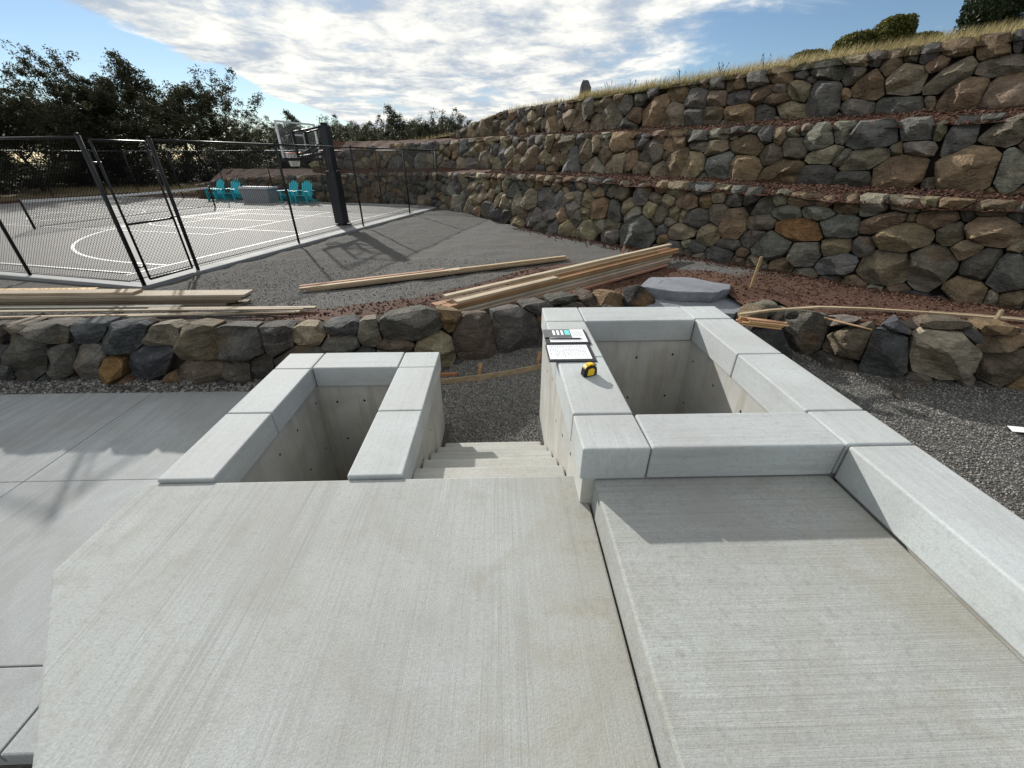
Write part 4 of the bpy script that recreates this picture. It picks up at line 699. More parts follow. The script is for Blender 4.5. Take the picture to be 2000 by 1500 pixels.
# ------------------------------------------------------------------ turquoise slatted garden chairs
def chair_proto():
    root = thing('garden_chair', (0, 0, 0), 'x', 'chair', 'turquoise garden chairs along the far end of the court')
    def part(name, fn): m = MB(); fn(m); return m.build(name, M['teal'], root, wc=False)
    RB = Matrix.Translation((0, -.22, .20)) @ Matrix.Rotation(R(20), 4, 'X')     # front of the chair is +y
    hs_ = [.72, .80, .84, .80, .72]
    for i in range(5):
        def f(m, i=i):
            x = (i - 2) * .098; h = hs_[i]; w = .042; fan = (i - 2) * .018
            P = [(x - w, 0), (x + w, 0), (x + fan + w * 1.1, h * .92), (x + fan + w * .6, h), (x + fan - w * .6, h), (x + fan - w * 1.1, h * .92)]
            v = [RB @ Vector((a, -.011, b)) for a, b in P] + [RB @ Vector((a, .011, b)) for a, b in P]; m.add(v, [(5,4,3,2,1,0), (6,7,8,9,10,11)] + [(j, (j+1) % 6, (j+1) % 6 + 6, j + 6) for j in range(6)])
        part('back_slat', f)
    part('back_rail', lambda m: m.box(-.27, .27, -.035, -.012, .36, .43, RB)); part('back_rail', lambda m: m.box(-.24, .24, -.035, -.012, .10, .17, RB))
    RS = Matrix.Translation((0, .30, .37)) @ Matrix.Rotation(R(14), 4, 'X')
    for i in range(5): part('seat_slat', lambda m, i=i: m.box(-.26, .26, -.10 * i - .088, -.10 * i, -.012, .012, RS))
    for s in (-1, 1):
        part('front_leg', lambda m: m.box(s * .285 - .018, s * .285 + .018, .20, .31, 0, .53)); part('arm', lambda m: m.box(s * .315 - .075, s * .315 + .075, -.36, .36, .53, .555))
        part('side_rail', lambda m: m.add([(s*.26 - .013, .30, .24), (s*.26 - .013, .30, .36), (s*.26 - .013, -.52, .12), (s*.26 - .013, -.60, .0), (s*.26 - .013, -.50, .0), (s*.26 + .013, .30, .24), (s*.26 + .013, .30, .36), (s*.26 + .013, -.52, .12), (s*.26 + .013, -.60, .0), (s*.26 + .013, -.50, .0)], [(0,1,2,3,4), (9,8,7,6,5), (0,5,6,1), (1,6,7,2), (2,7,8,3), (3,8,9,4), (4,9,5,0)]))
        part('arm_bracket', lambda m: m.box(s * .30 - .015, s * .30 + .015, -.34, -.26, .38, .53))
    return root
ch = chair_proto()
for i, (a, b, rz, lb) in enumerate(((14.45, 13.25, -6, 'leftmost turquoise slatted chair, nearest the end of the net'), (14.55, 12.25, 4, 'turquoise slatted chair just left of the grey storage chest'), (14.30, 8.35, -4, 'turquoise slatted chair just right of the grey storage chest'), (14.15, 7.35, 5, 'rightmost turquoise slatted chair, towards the basketball post'))):
    o = ch if i == 0 else copy_tree(ch); p = W(a, b, .012); o.location = p; o.rotation_euler = (0, 0, ROT + R(90) + R(rz)); o['label'] = lb; o.scale = (1.06,) * 3
# grey storage chest
bx = thing('storage_chest', W(14.2, 10.1, .012), 'grey ribbed storage chest between the two pairs of chairs', 'chest'); MX = Matrix.Translation(W(14.2, 10.1, .012)) @ Matrix.Rotation(ROT + R(93), 4, 'Z')
m = MB(); m.add([MX @ Vector(p) for p in ((-.72, -.36, 0), (.72, -.36, 0), (.72, .36, 0), (-.72, .36, 0), (-.82, -.42, .66), (.82, -.42, .66), (.82, .42, .66), (-.82, .42, .66))], [(0,3,2,1),(4,5,6,7),(0,1,5,4),(1,2,6,5),(2,3,7,6),(3,0,4,7)]); m.build('body', M['box_grey'], bx)
for i in range(14):
    x = -.74 + i * .114; m = MB(); sc = lambda z: 1 + .13 * z / .66
    for s in (1, -1): m = MB(); m.add([MX @ Vector((q * (1 + .12 * z / .66), s * (.36 + .06 * z / .66 + e), z)) for z in (.03, .62) for q, e in ((x - .02, -.004), (x - .015, .014), (x + .015, .014), (x + .02, -.004))], [(0,1,5,4),(1,2,6,5),(2,3,7,6),(3,2,1,0),(4,5,6,7)]); m.build('rib', M['box_grey'], bx)
m = MB(); m.add([MX @ Vector(p) for p in ((-.86, -.46, .665), (.86, -.46, .665), (.86, .46, .665), (-.86, .46, .665), (-.84, -.44, .735), (.84, -.44, .735), (.80, .40, .775), (-.80, .40, .775))], [(0,3,2,1),(4,5,6,7),(0,1,5,4),(1,2,6,5),(2,3,7,6),(3,0,4,7)]); m.build('lid', M['box_lid'], bx)

# ------------------------------------------------------------------ lumber
def board(name, c, length, width, thick, az, label, group=None, tint=(1, 1, 1), pitch=0.0, rollx=0.0, mat='wood', bow=0.0, cat='board'):
    m = MB(); n = 9; v = []; f = []
    for i in range(n):
        t = i / (n - 1) - .5; o = bow * (1 - 4 * t * t)
        for (y, z) in ((-width/2, 0), (width/2, 0), (width/2, thick), (-width/2, thick)): v.append((t * length, y + (o if abs(bow) > 0 else 0), z))
        if i:
            a = (i - 1) * 4; b = i * 4
            for k in range(4): f.append((a + k, a + (k+1) % 4, b + (k+1) % 4, b + k))
    f += [(3, 2, 1, 0), tuple(range((n-1)*4, n*4))]
    me = bpy.data.meshes.new(name); me.from_pydata(v, [], f); bm = bmesh.new(); bm.from_mesh(me); bmesh.ops.recalc_face_normals(bm, faces=bm.faces)
    bmesh.ops.bevel(bm, geom=[e for e in bm.edges if e.is_manifold and e.calc_face_angle(0) > .8], offset=min(.003, thick * .15), segments=1, affect='EDGES'); bm.to_mesh(me); bm.free(); me.materials.append(M[mat])
    o = bpy.data.objects.new(name, me); COL.objects.link(o); o.location = c; o.rotation_mode = 'ZYX'; o.rotation_euler = (rollx, -pitch, az); o.color = tuple(tint) + (1,)
    return tag(o, label, cat, group)
def tint(k=1.0): g = random.uniform(.75, 1.1) * k; w = random.uniform(-.05, .06); return (g * (1 + w), g, g * (1 - 1.2 * w))
# slanting stack resting on the low wall
A0 = Vector((-.78, 5.66, 0)); A1 = Vector((4.02, 9.62, 0)); dv = (A1 - A0); az = math.atan2(dv.y, dv.x); LL = dv.length; dv.normalize(); nv = Vector((-dv.y, dv.x, 0)); mid = (A0 + A1) / 2
layers = [(.30, -.75, -.22, (.80, .56, .42), 'bottom'), (.10, -.60, -.16, (.70, .66, .58), None), (.05, -.45, -.12, (.85, .80, .70), None), (-.02, -.30, -.07, (.78, .74, .66), None), (-.05, .02, -.02, (.70, .46, .33), None), (-.12, .08, .0, (.78, .52, .36), None)]
z = -.375
PP = math.atan2(-.03, LL)
for i, (s0, s1, lat, tn, _) in enumerate(layers):
    for k, wd in enumerate((.14, .14)):
        c = mid + dv * ((s0 + s1) / 2 + random.uniform(-.05, .05)) + nv * (lat + (k - .5) * .145 + random.uniform(-.012, .012)); Lg = LL + s1 - s0
        board('lumber_plank', (c.x, c.y, z), Lg, wd, .038, az + R(random.uniform(-.35, .35)), ['near', 'far'][k] + ' side plank in the ' + ['bottom', 'second', 'third', 'fourth', 'fifth', 'sixth'][i] + ' layer from below of the slanting lumber stack', 'planks of the slanting lumber stack', tuple(q * random.uniform(.9, 1.08) for q in tn), PP)
    z += .0392
c = mid + dv * -1.95 + nv * -.05; board('lumber_plank', (c.x, c.y, z), 2.1, .19, .038, az, 'short pale plank on top of the slanting lumber stack at its near end', None, (1.1, 1.02, .9), PP); z2 = z
c = mid + dv * .08 + nv * .12; board('lumber_plank', (c.x, c.y, z2 + .039), LL + .05, .09, .038, az + R(.15), 'topmost long pale plank of the slanting lumber stack', None, (1.18, 1.12, 1.0), PP)
c = mid + dv * .3 + nv * .05; board('lumber_plank', (c.x, c.y, z2), LL - 1.9, .14, .038, az + R(-.1), 'second plank from the top of the slanting lumber stack', None, (.8, .6, .42), PP)
# flat stack across the gravel
B0_ = Vector((-3.58, 7.2, 0)); B1_ = Vector((1.62, 9.75, 0)); dv2 = (B1_ - B0_); az2 = math.atan2(dv2.y, dv2.x); L2 = dv2.length; dv2.normalize(); nv2 = Vector((-dv2.y, dv2.x, 0)); md = (B0_ + B1_) / 2
gz = lambda p: float(plateau_z(np.array([p.x]), np.array([p.y]))[0])
zb = max(gz(B0_), gz(B1_), gz(md)) + .012
board('lumber_plank', (md.x + .08, md.y, zb), L2 - .2, .14, .038, az2, 'bottom plank of the flat lumber row lying across the gravel', None, (.72, .62, .5)); c = md + nv2 * .15; board('lumber_plank', (c.x, c.y, zb), L2 - .35, .14, .038, az2 + R(.3), 'rear bottom plank of the flat lumber row across the gravel', None, (.8, .66, .5))
c = md + dv2 * -1.42 + nv2 * -.01; board('lumber_plank', (c.x, c.y, zb + .040), L2 * .5, .09, .038, az2 + R(.2), 'upper left plank of the flat lumber row across the gravel', None, (1.12, .98, .8)); c = md + dv2 * 1.5 + nv2 * .02; board('lumber_plank', (c.x, c.y, zb + .040), L2 * .46, .09, .038, az2 - R(.2), 'upper right plank of the flat lumber row across the gravel', None, (1.1, .95, .78))
c = md + dv2 * -1.5 + nv2 * .14; board('lumber_plank', (c.x, c.y, zb + .040), L2 * .47, .09, .038, az2, 'reddish plank behind the upper left plank of the flat lumber row', None, (.85, .55, .4)); c = md + dv2 * .05 + nv2 * .03; board('lumber_offcut', (c.x, c.y, zb + .041), .32, .17, .03, az2 + R(8), 'short pale offcut lying midway on the flat lumber row', None, (1.2, 1.1, .95))
# stack of wide planks at the left
y0 = 6.30; zz = -.345
for i, (xa, xb, dy, tn) in enumerate(((-9.0, -4.02, .05, (.60, .55, .49)), (-9.2, -4.20, -.03, (.52, .49, .46)), (-9.0, -4.08, .02, (.66, .58, .5)), (-9.3, -3.96, -.01, (.58, .53, .47)), (-9.1, -3.92, .03, (1.0, .95, .88)))):
    lb = ['bottom wide plank of the stack left of the gravel', 'second wide plank from the bottom of the left stack', 'third wide plank from the bottom of the left stack', 'fourth wide plank from the bottom of the left stack', 'wide pale plank on top of the left stack reaching farthest right'][i]
    board('lumber_plank', ((xa + xb) / 2, y0 + dy, zz), xb - xa, .285, .038, R(random.uniform(-.4, .3)), lb, None, tn); zz += .0405
board('lumber_plank', (-7.6, y0 + .02, zz), 4.0, .20, .038, R(.3), 'shorter plank lying on the left end of the left lumber stack', None, (.98, .9, .8))
board('lumber_plank', (-6.5, 5.98, -.315), 4.9, .12, .038, R(.25), 'narrow weathered plank along the front of the left stack', None, (.66, .58, .48)); board('lumber_plank', (-6.9, 5.99, -.275), 4.3, .10, .038, R(-.4), 'bluish grey plank on the narrow one in front of the left stack', None, (.60, .66, .68))
board('strand_board', (-8.25, 6.78, -.265), 2.9, .40, .018, R(.8), 'strip of golden strand board behind the left lumber stack', None, (1, 1, 1), 0, R(3), 'osb'); board('lumber_plank', (-7.9, 6.80, -.34), 3.6, .19, .038, R(-.5), 'weathered plank under the strand board', None, (.7, .62, .52))
for (x, y, ln, wd, a, tn, lb) in ((-6.0, 5.74, 6.3, .06, .2, (1.05, 1.0, .92), 'long pale batten in front of the left lumber stack'), (-5.1, 5.54, 4.4, .055, 1.6, (1.0, .9, .76), 'batten crossing at a slight angle in front of the left lumber stack'), (-4.0, 5.56, 2.3, .05, 3.2, (1.0, .96, .88), 'short batten with its tip nearest the dark rods'), (-6.6, 5.26, 3.4, .055, -2.0, (1.05, .98, .88), 'batten lying just behind the left boulders'), (-3.9, 5.80, 2.4, .08, .0, (.9, .85, .78), 'rightmost batten in front of the left lumber stack')):
    board('batten', (x, y, -.235), ln, wd, .022, R(a), lb, None, tn, cat='batten')
for i, (x, y, ln, a) in enumerate(((-4.9, 5.30, 3.6, 1.0), (-4.6, 5.24, 3.2, -1.3), (-4.4, 5.36, 2.8, 2.4))):
    m = MB(); d_ = Vector((math.cos(R(a)), math.sin(R(a)), 0)); p = Vector((x, y + .08, -.225)); m.tube([p - d_ * ln / 2, p, p + d_ * ln / 2], .008, 6); o = m.build('rebar_rod', M['rust']); tag(o, ['uppermost thin dark steel rod beside the battens', 'middle thin dark steel rod beside the battens', 'lowest thin dark steel rod behind the left boulders'][i], 'rod', 'thin steel rods behind the low wall')
STRIP_A = [(3.30, 5.25, -.21), (3.8, 5.38, -.20), (4.59, 5.47, -.19), (5.29, 5.40, -.20), (5.9, 5.26, -.205), (6.49, 5.11, -.215), (6.88, 5.0, -.22), (7.4, 4.85, -.23)]
# stakes and form boards
def stake(p, top, label, w=.042, t=.018, tn=(1, .9, .72), name='wooden_stake'):
    p, top = Vector(p), Vector(top); d_ = (top - p).normalized(); s1 = Vector((1, .2, 0)).normalized(); s1 = (s1 - d_ * s1.dot(d_)).normalized(); s2 = d_.cross(s1); m = MB(); q = p - d_ * .12
    m.add([p + s1*a*w/2 + s2*b*t/2 for a, b in ((-1,-1),(1,-1),(1,1),(-1,1))] + [top + s1*a*w/2 + s2*b*t/2 for a, b in ((-1,-1),(1,-1),(1,1),(-1,1))] + [q], [(4,5,6,7),(0,1,5,4),(1,2,6,5),(2,3,7,6),(3,0,4,7),(1,0,8),(2,1,8),(3,2,8),(0,3,8)])
    o = m.build(name, M['wood']); o.color = tuple(tn) + (1,); return tag(o, label, 'stake')
stake((2.74, 9.25, -.42), (2.78, 9.25, -.02), 'thin orange wooden stake standing behind the slanting lumber stack', tn=(1.0, .6, .42))
stake((4.28, 6.70, -.30), (4.33, 6.73, .27), 'leaning wooden stake in the gravel right of the stone steps', .05, tn=(.85, .68, .45))
stake((6.20, 4.62, -.20), (6.21, 4.63, .05), 'pale wooden stake at the right edge behind the boulders', .05, .03, tn=(1.0, .9, .72))
def strip(name, pts, h, t, label, tn, z0=None, cat='board'):
    P = np.array(pts, float); 
    if P.shape[1] == 2: P = np.c_[P, np.full(len(P), z0)]
    v = []; f = []; k = len(P)
    for i in range(k):
        tg = P[min(i + 1, k - 1)] - P[max(i - 1, 0)]; tg = tg / np.linalg.norm(tg); nn_ = np.array([-tg[1], tg[0], 0]) * t / 2
        for a, zz in ((1, 0), (-1, 0), (-1, h), (1, h)): v.append(P[i] + nn_ * a + np.array([0, 0, zz]))
        if i:
            a = (i - 1) * 4; b = i * 4
            for q in range(4): f.append((a + q, b + q, b + (q + 1) % 4, a + (q + 1) % 4))
    f += [(0, 1, 2, 3), (k*4 - 1, k*4 - 2, k*4 - 3, k*4 - 4)]
    o = mk(name, v, f, M['wood']); o.color = tuple(tn) + (1,); return tag(o, label, cat)
tt = np.linspace(0, 1, 14); strip('form_board', [(-1.05 + 2.35 * t, 4.56 + .20 * t + .62 * t * t) for t in tt], .085, .016, 'thin bent form board curving across the gravel below the stairs', (.85, .76, .62), -.875)
stake((-.30, 4.83, -.87), (-.27, 4.87, -.70), 'left wooden stake behind the bent form board', .045, .02, (.95, .66, .40)); stake((.52, 5.16, -.87), (.55, 5.20, -.70), 'right wooden stake behind the bent form board', .045, .02, (.95, .66, .40))
board('lumber_offcut', (-.80, 4.80, -.862), .42, .045, .045, R(3), 'small reddish wood offcut behind the bent form board', None, (.9, .52, .34))
strip('form_board', STRIP_A, .026, .05, 'long thin bent strip lying over the right boulders', (.95, .86, .70))
strip('form_board', [(x + .25, y + .10, zz - .03) for x, y, zz in STRIP_A[4:]], .024, .05, 'second bent strip behind the long one on the red soil', (.6, .52, .42))
for i in range(11):
    sx, sy = random.uniform(-.05, .05), random.uniform(-.07, .07); o = board('stake_blank', (3.50 + sx + .006 * i, 5.06 + sy, -.285 + .019 * (i // 3)), .50 + random.uniform(-.04, .04), .04, .018, R(-24 + random.uniform(-5, 5)), 'new wooden stake in the loose bundle behind the larger planter', 'bundle of new wooden stakes', (1.05, random.uniform(.62, .8), random.uniform(.4, .55)), cat='stake')
for i in range(3): board('batten', (4.55 + .02 * i, 4.95 - .055 * i, -.215), .42, .03, .012, R(-38 + 2 * i), 'short thin batten lying on a dark boulder right of the larger planter', 'short battens on a boulder', (1.0, .72, .52), R(-6), cat='batten')

# ------------------------------------------------------------------ grey stone slab steps in the gap of the low wall
def flag(name, P, z0, z1, label, seed):
    rg = random.Random(seed); Q = []
    for i in range(len(P)):                              # subdivide the outline so the edges can be broken
        a, b = P[i], P[(i + 1) % len(P)]; k = max(2, int(math.hypot(b[0] - a[0], b[1] - a[1]) / .13))
        for q in range(k): t = q / k; Q.append((a[0] + (b[0] - a[0]) * t + rg.uniform(-.012, .012), a[1] + (b[1] - a[1]) * t + rg.uniform(-.012, .012)))
    cx = sum(p[0] for p in Q) / len(Q); cy = sum(p[1] for p in Q) / len(Q); n_ = len(Q); v = []; f = []; prof = [(.97, z0), (1.0, z0 + (z1 - z0) * .4), (.995, z1 - .014), (.98, z1), (.6, z1 + .003)]
    for r_, zz in prof:
        for x, y in Q: v.append((cx + (x - cx) * r_ + rg.uniform(-.008, .008), cy + (y - cy) * r_ + rg.uniform(-.008, .008), zz + rg.uniform(-.005, .005)))
    for i in range(len(prof) - 1):
        for j in range(n_): q = (j + 1) % n_; f.append((i*n_ + j, i*n_ + q, (i+1)*n_ + q, (i+1)*n_ + j))
    f.append(tuple((len(prof) - 1) * n_ + j for j in range(n_))); f.append(tuple(range(n_ - 1, -1, -1)))
    return tag(mk(name, v, f, M['slate']), label, 'stone step')
flag('stone_step', [(2.36, 6.78), (2.84, 6.46), (3.46, 6.34), (3.84, 6.56), (3.99, 6.81), (3.48, 7.30), (2.79, 7.38)], -.385, -.22, 'upper grey stone slab step between the low boulder walls', 4)
flag('stone_step', [(2.08, 6.50), (2.75, 5.98), (3.60, 5.82), (4.02, 6.2), (3.9, 6.75), (2.5, 7.1)], -.56, -.392, 'lower grey stone slab step just behind the larger planter', 8)
flag('stone_step', [(2.0, 6.1), (2.6, 5.6), (3.6, 5.45), (3.9, 5.9), (3.6, 6.4), (2.3, 6.6)], -.74, -.568, 'lowest grey stone slab step mostly hidden behind the larger planter', 12)
# loose rocks
def loose(x, y, z, r, sq, colr, label, seed, name='rock', cat='rock'):
    bm = bmesh.new(); bmesh.ops.create_icosphere(bm, subdivisions=3, radius=1.0); rg = np.random.default_rng(seed); pl_ = [(Vector(rg.normal(size=3)).normalized(), rg.uniform(.55, .85)) for _ in range(9)]
    for v_ in bm.verts:
        p = v_.co.copy()
        for n_, d_ in pl_:
            e = p.dot(n_) - d_
            if e > 0: p -= n_ * e * .9
        p += v_.normal * .09 * mnoise.fractal(p * 1.8 + Vector((seed, 0, 0)), .9, 2, 4); v_.co = Vector((p.x * r * sq[0], p.y * r * sq[1], p.z * r * sq[2]))
    me = bpy.data.meshes.new(name); bm.to_mesh(me); bm.free(); me.shade_smooth(); me.materials.append(M['rock']); o = bpy.data.objects.new(name, me); COL.objects.link(o); o.location = (x, y, z); o.rotation_euler = (0, 0, seed * 1.3); o.color = tuple(colr) + (1,)
    return tag(o, label, cat)
loose(3.82, 5.72, -.42, .30, (1.1, .8, .75), (.25, .20, .13), 'tan boulder beside the right end of the stone slab steps', 3, 'boulder', 'boulder'); loose(4.10, 6.02, -.36, .24, (1.2, .8, .6), (.16, .15, .12), 'flat brown boulder behind the tan one by the stone steps', 4, 'boulder', 'boulder')
loose(2.28, 6.55, -.38, .34, (1, .9, .9), (.035, .036, .038), 'black boulder left of the stone slab steps', 6, 'boulder', 'boulder'); loose(1.72, 6.2, -.52, .22, (1.1, .8, .7), (.06, .06, .062), 'small dark boulder below the black one by the stone steps', 9, 'boulder', 'boulder')
loose(3.62, 5.0, -.58, .33, (1.15, .9, 1.0), (.05, .05, .052), 'dark boulder under the loose bundle of stakes', 21, 'boulder', 'boulder'); loose(3.93, 5.12, -.17, .10, (1.1, .9, .8), (.10, .09, .08), 'small dark rock beside the bundle of stakes', 5); loose(3.95, 4.02, -.86, .10, (1.5, .9, .4), (.13, .12, .10), 'flat stone chip on the gravel behind the larger planter', 7); loose(4.93, 4.18, -.86, .10, (1.6, .8, .35), (.12, .11, .09), 'flat stone chip at the foot of the right boulders', 8); loose(3.62, 3.85, -.855, .07, (1.3, 1, .5), (.30, .31, .32), 'small pale stone chip beside the larger planter', 12)
loose(-4.72, 4.53, -.84, .07, (1.5, .8, .6), (.10, .09, .085), 'small dark stone on the edge of the pavement', 10); loose(9.2 * .735, 9.6 * .735, 1.13, .10, (1.6, .6, .3), (.36, .30, .2), 'flat pale stone chip on the lower soil terrace', 11)
SP = hill_point(23.25, 1.6); loose(SP[0], SP[1], SP[2] + .30, .42, (.66, .55, 1.55), (.13, .135, .15), 'pointed grey standing stone on the skyline of the hill', 14, 'standing_stone', 'stone')
m = MB(); PO = (.98, .92); m.add([(a + PO[0], b + PO[1], c_ + .004) for a, b, c_ in [(4.45, 2.42, -.846), (4.62, 2.38, -.842), (4.66, 2.47, -.835), (4.50, 2.52, -.843), (4.45, 2.42, -.843), (4.62, 2.38, -.839), (4.66, 2.47, -.832), (4.50, 2.52, -.840)]], [(3,2,1,0),(4,5,6,7),(0,1,5,4),(1,2,6,5),(2,3,7,6),(3,0,4,7)]); tag(m.build('paper_scrap', M['paper']), 'scrap of white paper on the gravel at the right edge', 'paper')

# ------------------------------------------------------------------ folder and tape measure on the coping
FZ = .399
fo = thing('open_folder', (.53, 2.93, FZ), 'black folder lying open with printed sheets on the planter coping', 'folder')
slab('cover', .350, .700, 2.63, 2.925, FZ - .002, FZ + .008, M['folder'], fo, .003, 2); slab('cover', .362, .720, 2.945, 3.235, FZ - .002, FZ + .010, M['folder'], fo, .003, 2); slab('spine', .356, .708, 2.923, 2.947, FZ - .001, FZ + .006, M['folder'], fo, .002, 1)
sh = slab('sheet_pad', .362, .672, 2.655, 2.905, FZ + .009, FZ + .0145, M['paper'], fo, .001, 1); sh2 = slab('sheet_pad', .40, .700, 2.965, 3.225, FZ + .011, FZ + .015, M['paper'], fo, .001, 1)
def inkbox(x0, x1, y0, y1, z_, par, mat='ink'): m = MB(); m.add([(x0, y0, z_), (x1, y0, z_), (x1, y1, z_), (x0, y1, z_)], [(0, 1, 2, 3)]); return m.build('printed_row', M[mat], par)
rgp = random.Random(5)
for i in range(22):
    x = .378 + i * .0125; y = 2.895
    for seg_ in range(rgp.randint(2, 4)):
        ln = rgp.uniform(.02, .075)
        if y - ln > 2.668: inkbox(x, x + .0042, y - ln, y, FZ + .0155, sh)
        y -= ln + rgp.uniform(.008, .03)
for i in range(8):
    x = .60 + i * .0115; inkbox(x, x + .004, 3.06 + rgp.uniform(0, .03), 3.19, FZ + .0158, sh2)
cd = slab('card_sleeve', .356, .585, 3.055, 3.225, FZ + .0155, FZ + .0185, M['card'], fo, .001, 1)
for i in range(3): m = MB(); x = .435 + i * .034; m.add([(x, 3.10, FZ + .0195), (x + .020, 3.10, FZ + .0195), (x + .020, 3.20, FZ + .0195), (x, 3.20, FZ + .0195)], [(0, 1, 2, 3)]); m.build('white_label', M['paper'], cd)
m = MB(); m.add([(.535, 3.10, FZ + .0195), (.578, 3.10, FZ + .0195), (.578, 3.205, FZ + .0195), (.535, 3.205, FZ + .0195)], [(0, 1, 2, 3)]); m.build('turquoise_label', M['cyan'], cd)
m = MB(); m.tube([(.40, 3.02, FZ + .022), (.64, 3.015, FZ + .022)], .006, 8); m.tube([(.64, 3.015, FZ + .022), (.665, 3.0145, FZ + .022)], [.005, .001], 8); tag(m.build('pen', M['folder'], None, True), 'slim black pen lying across the open folder', 'pen')
tp = thing('tape_measure', (.60, 2.43, .397), 'yellow and black tape measure standing on the planter coping', 'tape measure', None); TZ = .397
def tape_part(name, prof, y0, y1, mat, bev=.006):
    bm = bmesh.new(); rot = Matrix.Translation((.60, 2.43, TZ)) @ Matrix.Rotation(R(22), 4, 'Z'); lo = [bm.verts.new(rot @ Vector((x, y0, z_))) for x, z_ in prof]; hi = [bm.verts.new(rot @ Vector((x, y1, z_))) for x, z_ in prof]; k = len(prof)
    bm.faces.new(lo); bm.faces.new(hi[::-1])
    for i in range(k): bm.faces.new((lo[i], hi[i], hi[(i+1) % k], lo[(i+1) % k]))
    bmesh.ops.recalc_face_normals(bm, faces=bm.faces)
    if bev: bmesh.ops.bevel(bm, geom=list(bm.edges), offset=bev, segments=2, affect='EDGES')
    bmesh.ops.translate(bm, verts=bm.verts, vec=-tp.location); me = bpy.data.meshes.new(name); bm.to_mesh(me); bm.free(); me.materials.append(M[mat]); o = bpy.data.objects.new(name, me); COL.objects.link(o); o.parent = tp; return o
bodyp = [(-.050, .0), (.046, .0), (.052, .012), (.050, .050), (.038, .074), (.012, .086), (-.022, .084), (-.044, .066), (-.052, .030)]
tape_part('case', bodyp, -.026, .026, 'tape_black'); tape_part('case_shell', [(x * .93, .004 + z_ * .96 + .004) for x, z_ in bodyp], -.020, .020, 'yellow', .003)
tape_part('front_plate', [(-.030, .012), (.022, .012), (.026, .052), (.006, .066), (-.024, .058)], -.031, -.024, 'yellow', .002); tape_part('label_disc', [(.022 * math.cos(t), .046 + .022 * math.sin(t)) for t in np.linspace(0, 2 * math.pi, 15)[:-1]], .024, .030, 'yellow', .001)
tape_part('top_strip', [(-.030, .0835), (.020, .0845), (.020, .0895), (-.030, .0885)], -.012, .012, 'yellow', .001); tape_part('lock_button', [(.030, .078), (.048, .066), (.053, .072), (.034, .086)], -.012, .012, 'tape_black', .002); tape_part('blade_hook', [(.051, .002), (.060, .002), (.060, .020), (.057, .020), (.056, .006), (.051, .006)], -.011, .011, 'steel', 0)
tape_part('belt_clip', [(-.03, .02), (.02, .02), (.02, .06), (-.03, .06)], .0265, .0295, 'steel', .001)

# ------------------------------------------------------------------ trees
def leaf_quads(C, n_per, rad, size, rg, flat=.75):
    C = np.asarray(C); n = len(C) * n_per; c = np.repeat(C, n_per, 0); d = rg.normal(size=(n, 3)); d /= np.linalg.norm(d, axis=1)[:, None]; r = np.repeat(rad, n_per) * rg.uniform(.15, 1, n) ** .6; p = c + d * r[:, None] * np.array([1, 1, flat])
    a = rg.normal(size=(n, 3)); a /= np.linalg.norm(a, axis=1)[:, None]; b = np.cross(a, rg.normal(size=(n, 3))); b /= np.linalg.norm(b, axis=1)[:, None]; s = rg.uniform(size[0], size[1], n)[:, None]
    V = np.stack([p - a * s, p + b * s * .45, p + a * s, p - b * s * .45], 1).reshape(-1, 3); F = np.arange(4 * n).reshape(-1, 4); return V, F
def tree_proto(seed, lean=(0, 0)):
    rg = np.random.default_rng(seed); m = MB(); tips = []
    def limb(p, d, ln, r, lev):
        pts = [p]; rs = [r]; k = 5
        for i in range(k):
            d = (d + Vector(rg.normal(0, .20, 3)) + Vector((lean[0] * .05, lean[1] * .05, .05))).normalized(); p = p + d * ln / k; pts.append(p); rs.append(r * (1 - .72 * (i + 1) / k))
            if lev < 3 and i >= (1 if lev else 2):
                for _ in range(2 if lev < 2 else 1):
                    if rg.random() < (.92 if lev < 2 else .8):
                        a = rg.uniform(0, 2 * math.pi); side = Vector((math.cos(a), math.sin(a), rg.uniform(-.1, .7))).normalized(); limb(p, (d * .55 + side).normalized(), ln * rg.uniform(.48, .72), rs[-1] * .72, lev + 1)
            if lev >= 2: tips.append(tuple(p))
        m.tube(pts, rs, 7 if lev < 2 else 4, False); tips.append(tuple(p))
    limb(Vector((0, 0, -.3)), Vector((lean[0] * .2, lean[1] * .2, 1)).normalized(), 6.2, .26, 0)
    T = np.array(tips); keep = rg.random(len(T)) < .68; T = T[keep]; rad = rg.uniform(.22, .62, len(T)); V, F = leaf_quads(T, 46, rad, (.05, .11), rg)
    top = V[:, 2].max(); return m, V, F, top
protos = []
for k, sd in enumerate((21, 34, 47, 58)):
    m, V, F, top = tree_proto(sd, ((.5, 0), (-.3, .2), (.6, .3), (0, 0))[k]); root = thing('oak_tree', (0, 0, 0), 'x', 'tree', 'oaks beyond the court'); m.build('trunk', M['bark'], root, True, False); mk('crown', V, F, M['oak'], root, False, False); protos.append((root, top)); print('tree', k, len(F), round(top, 1))
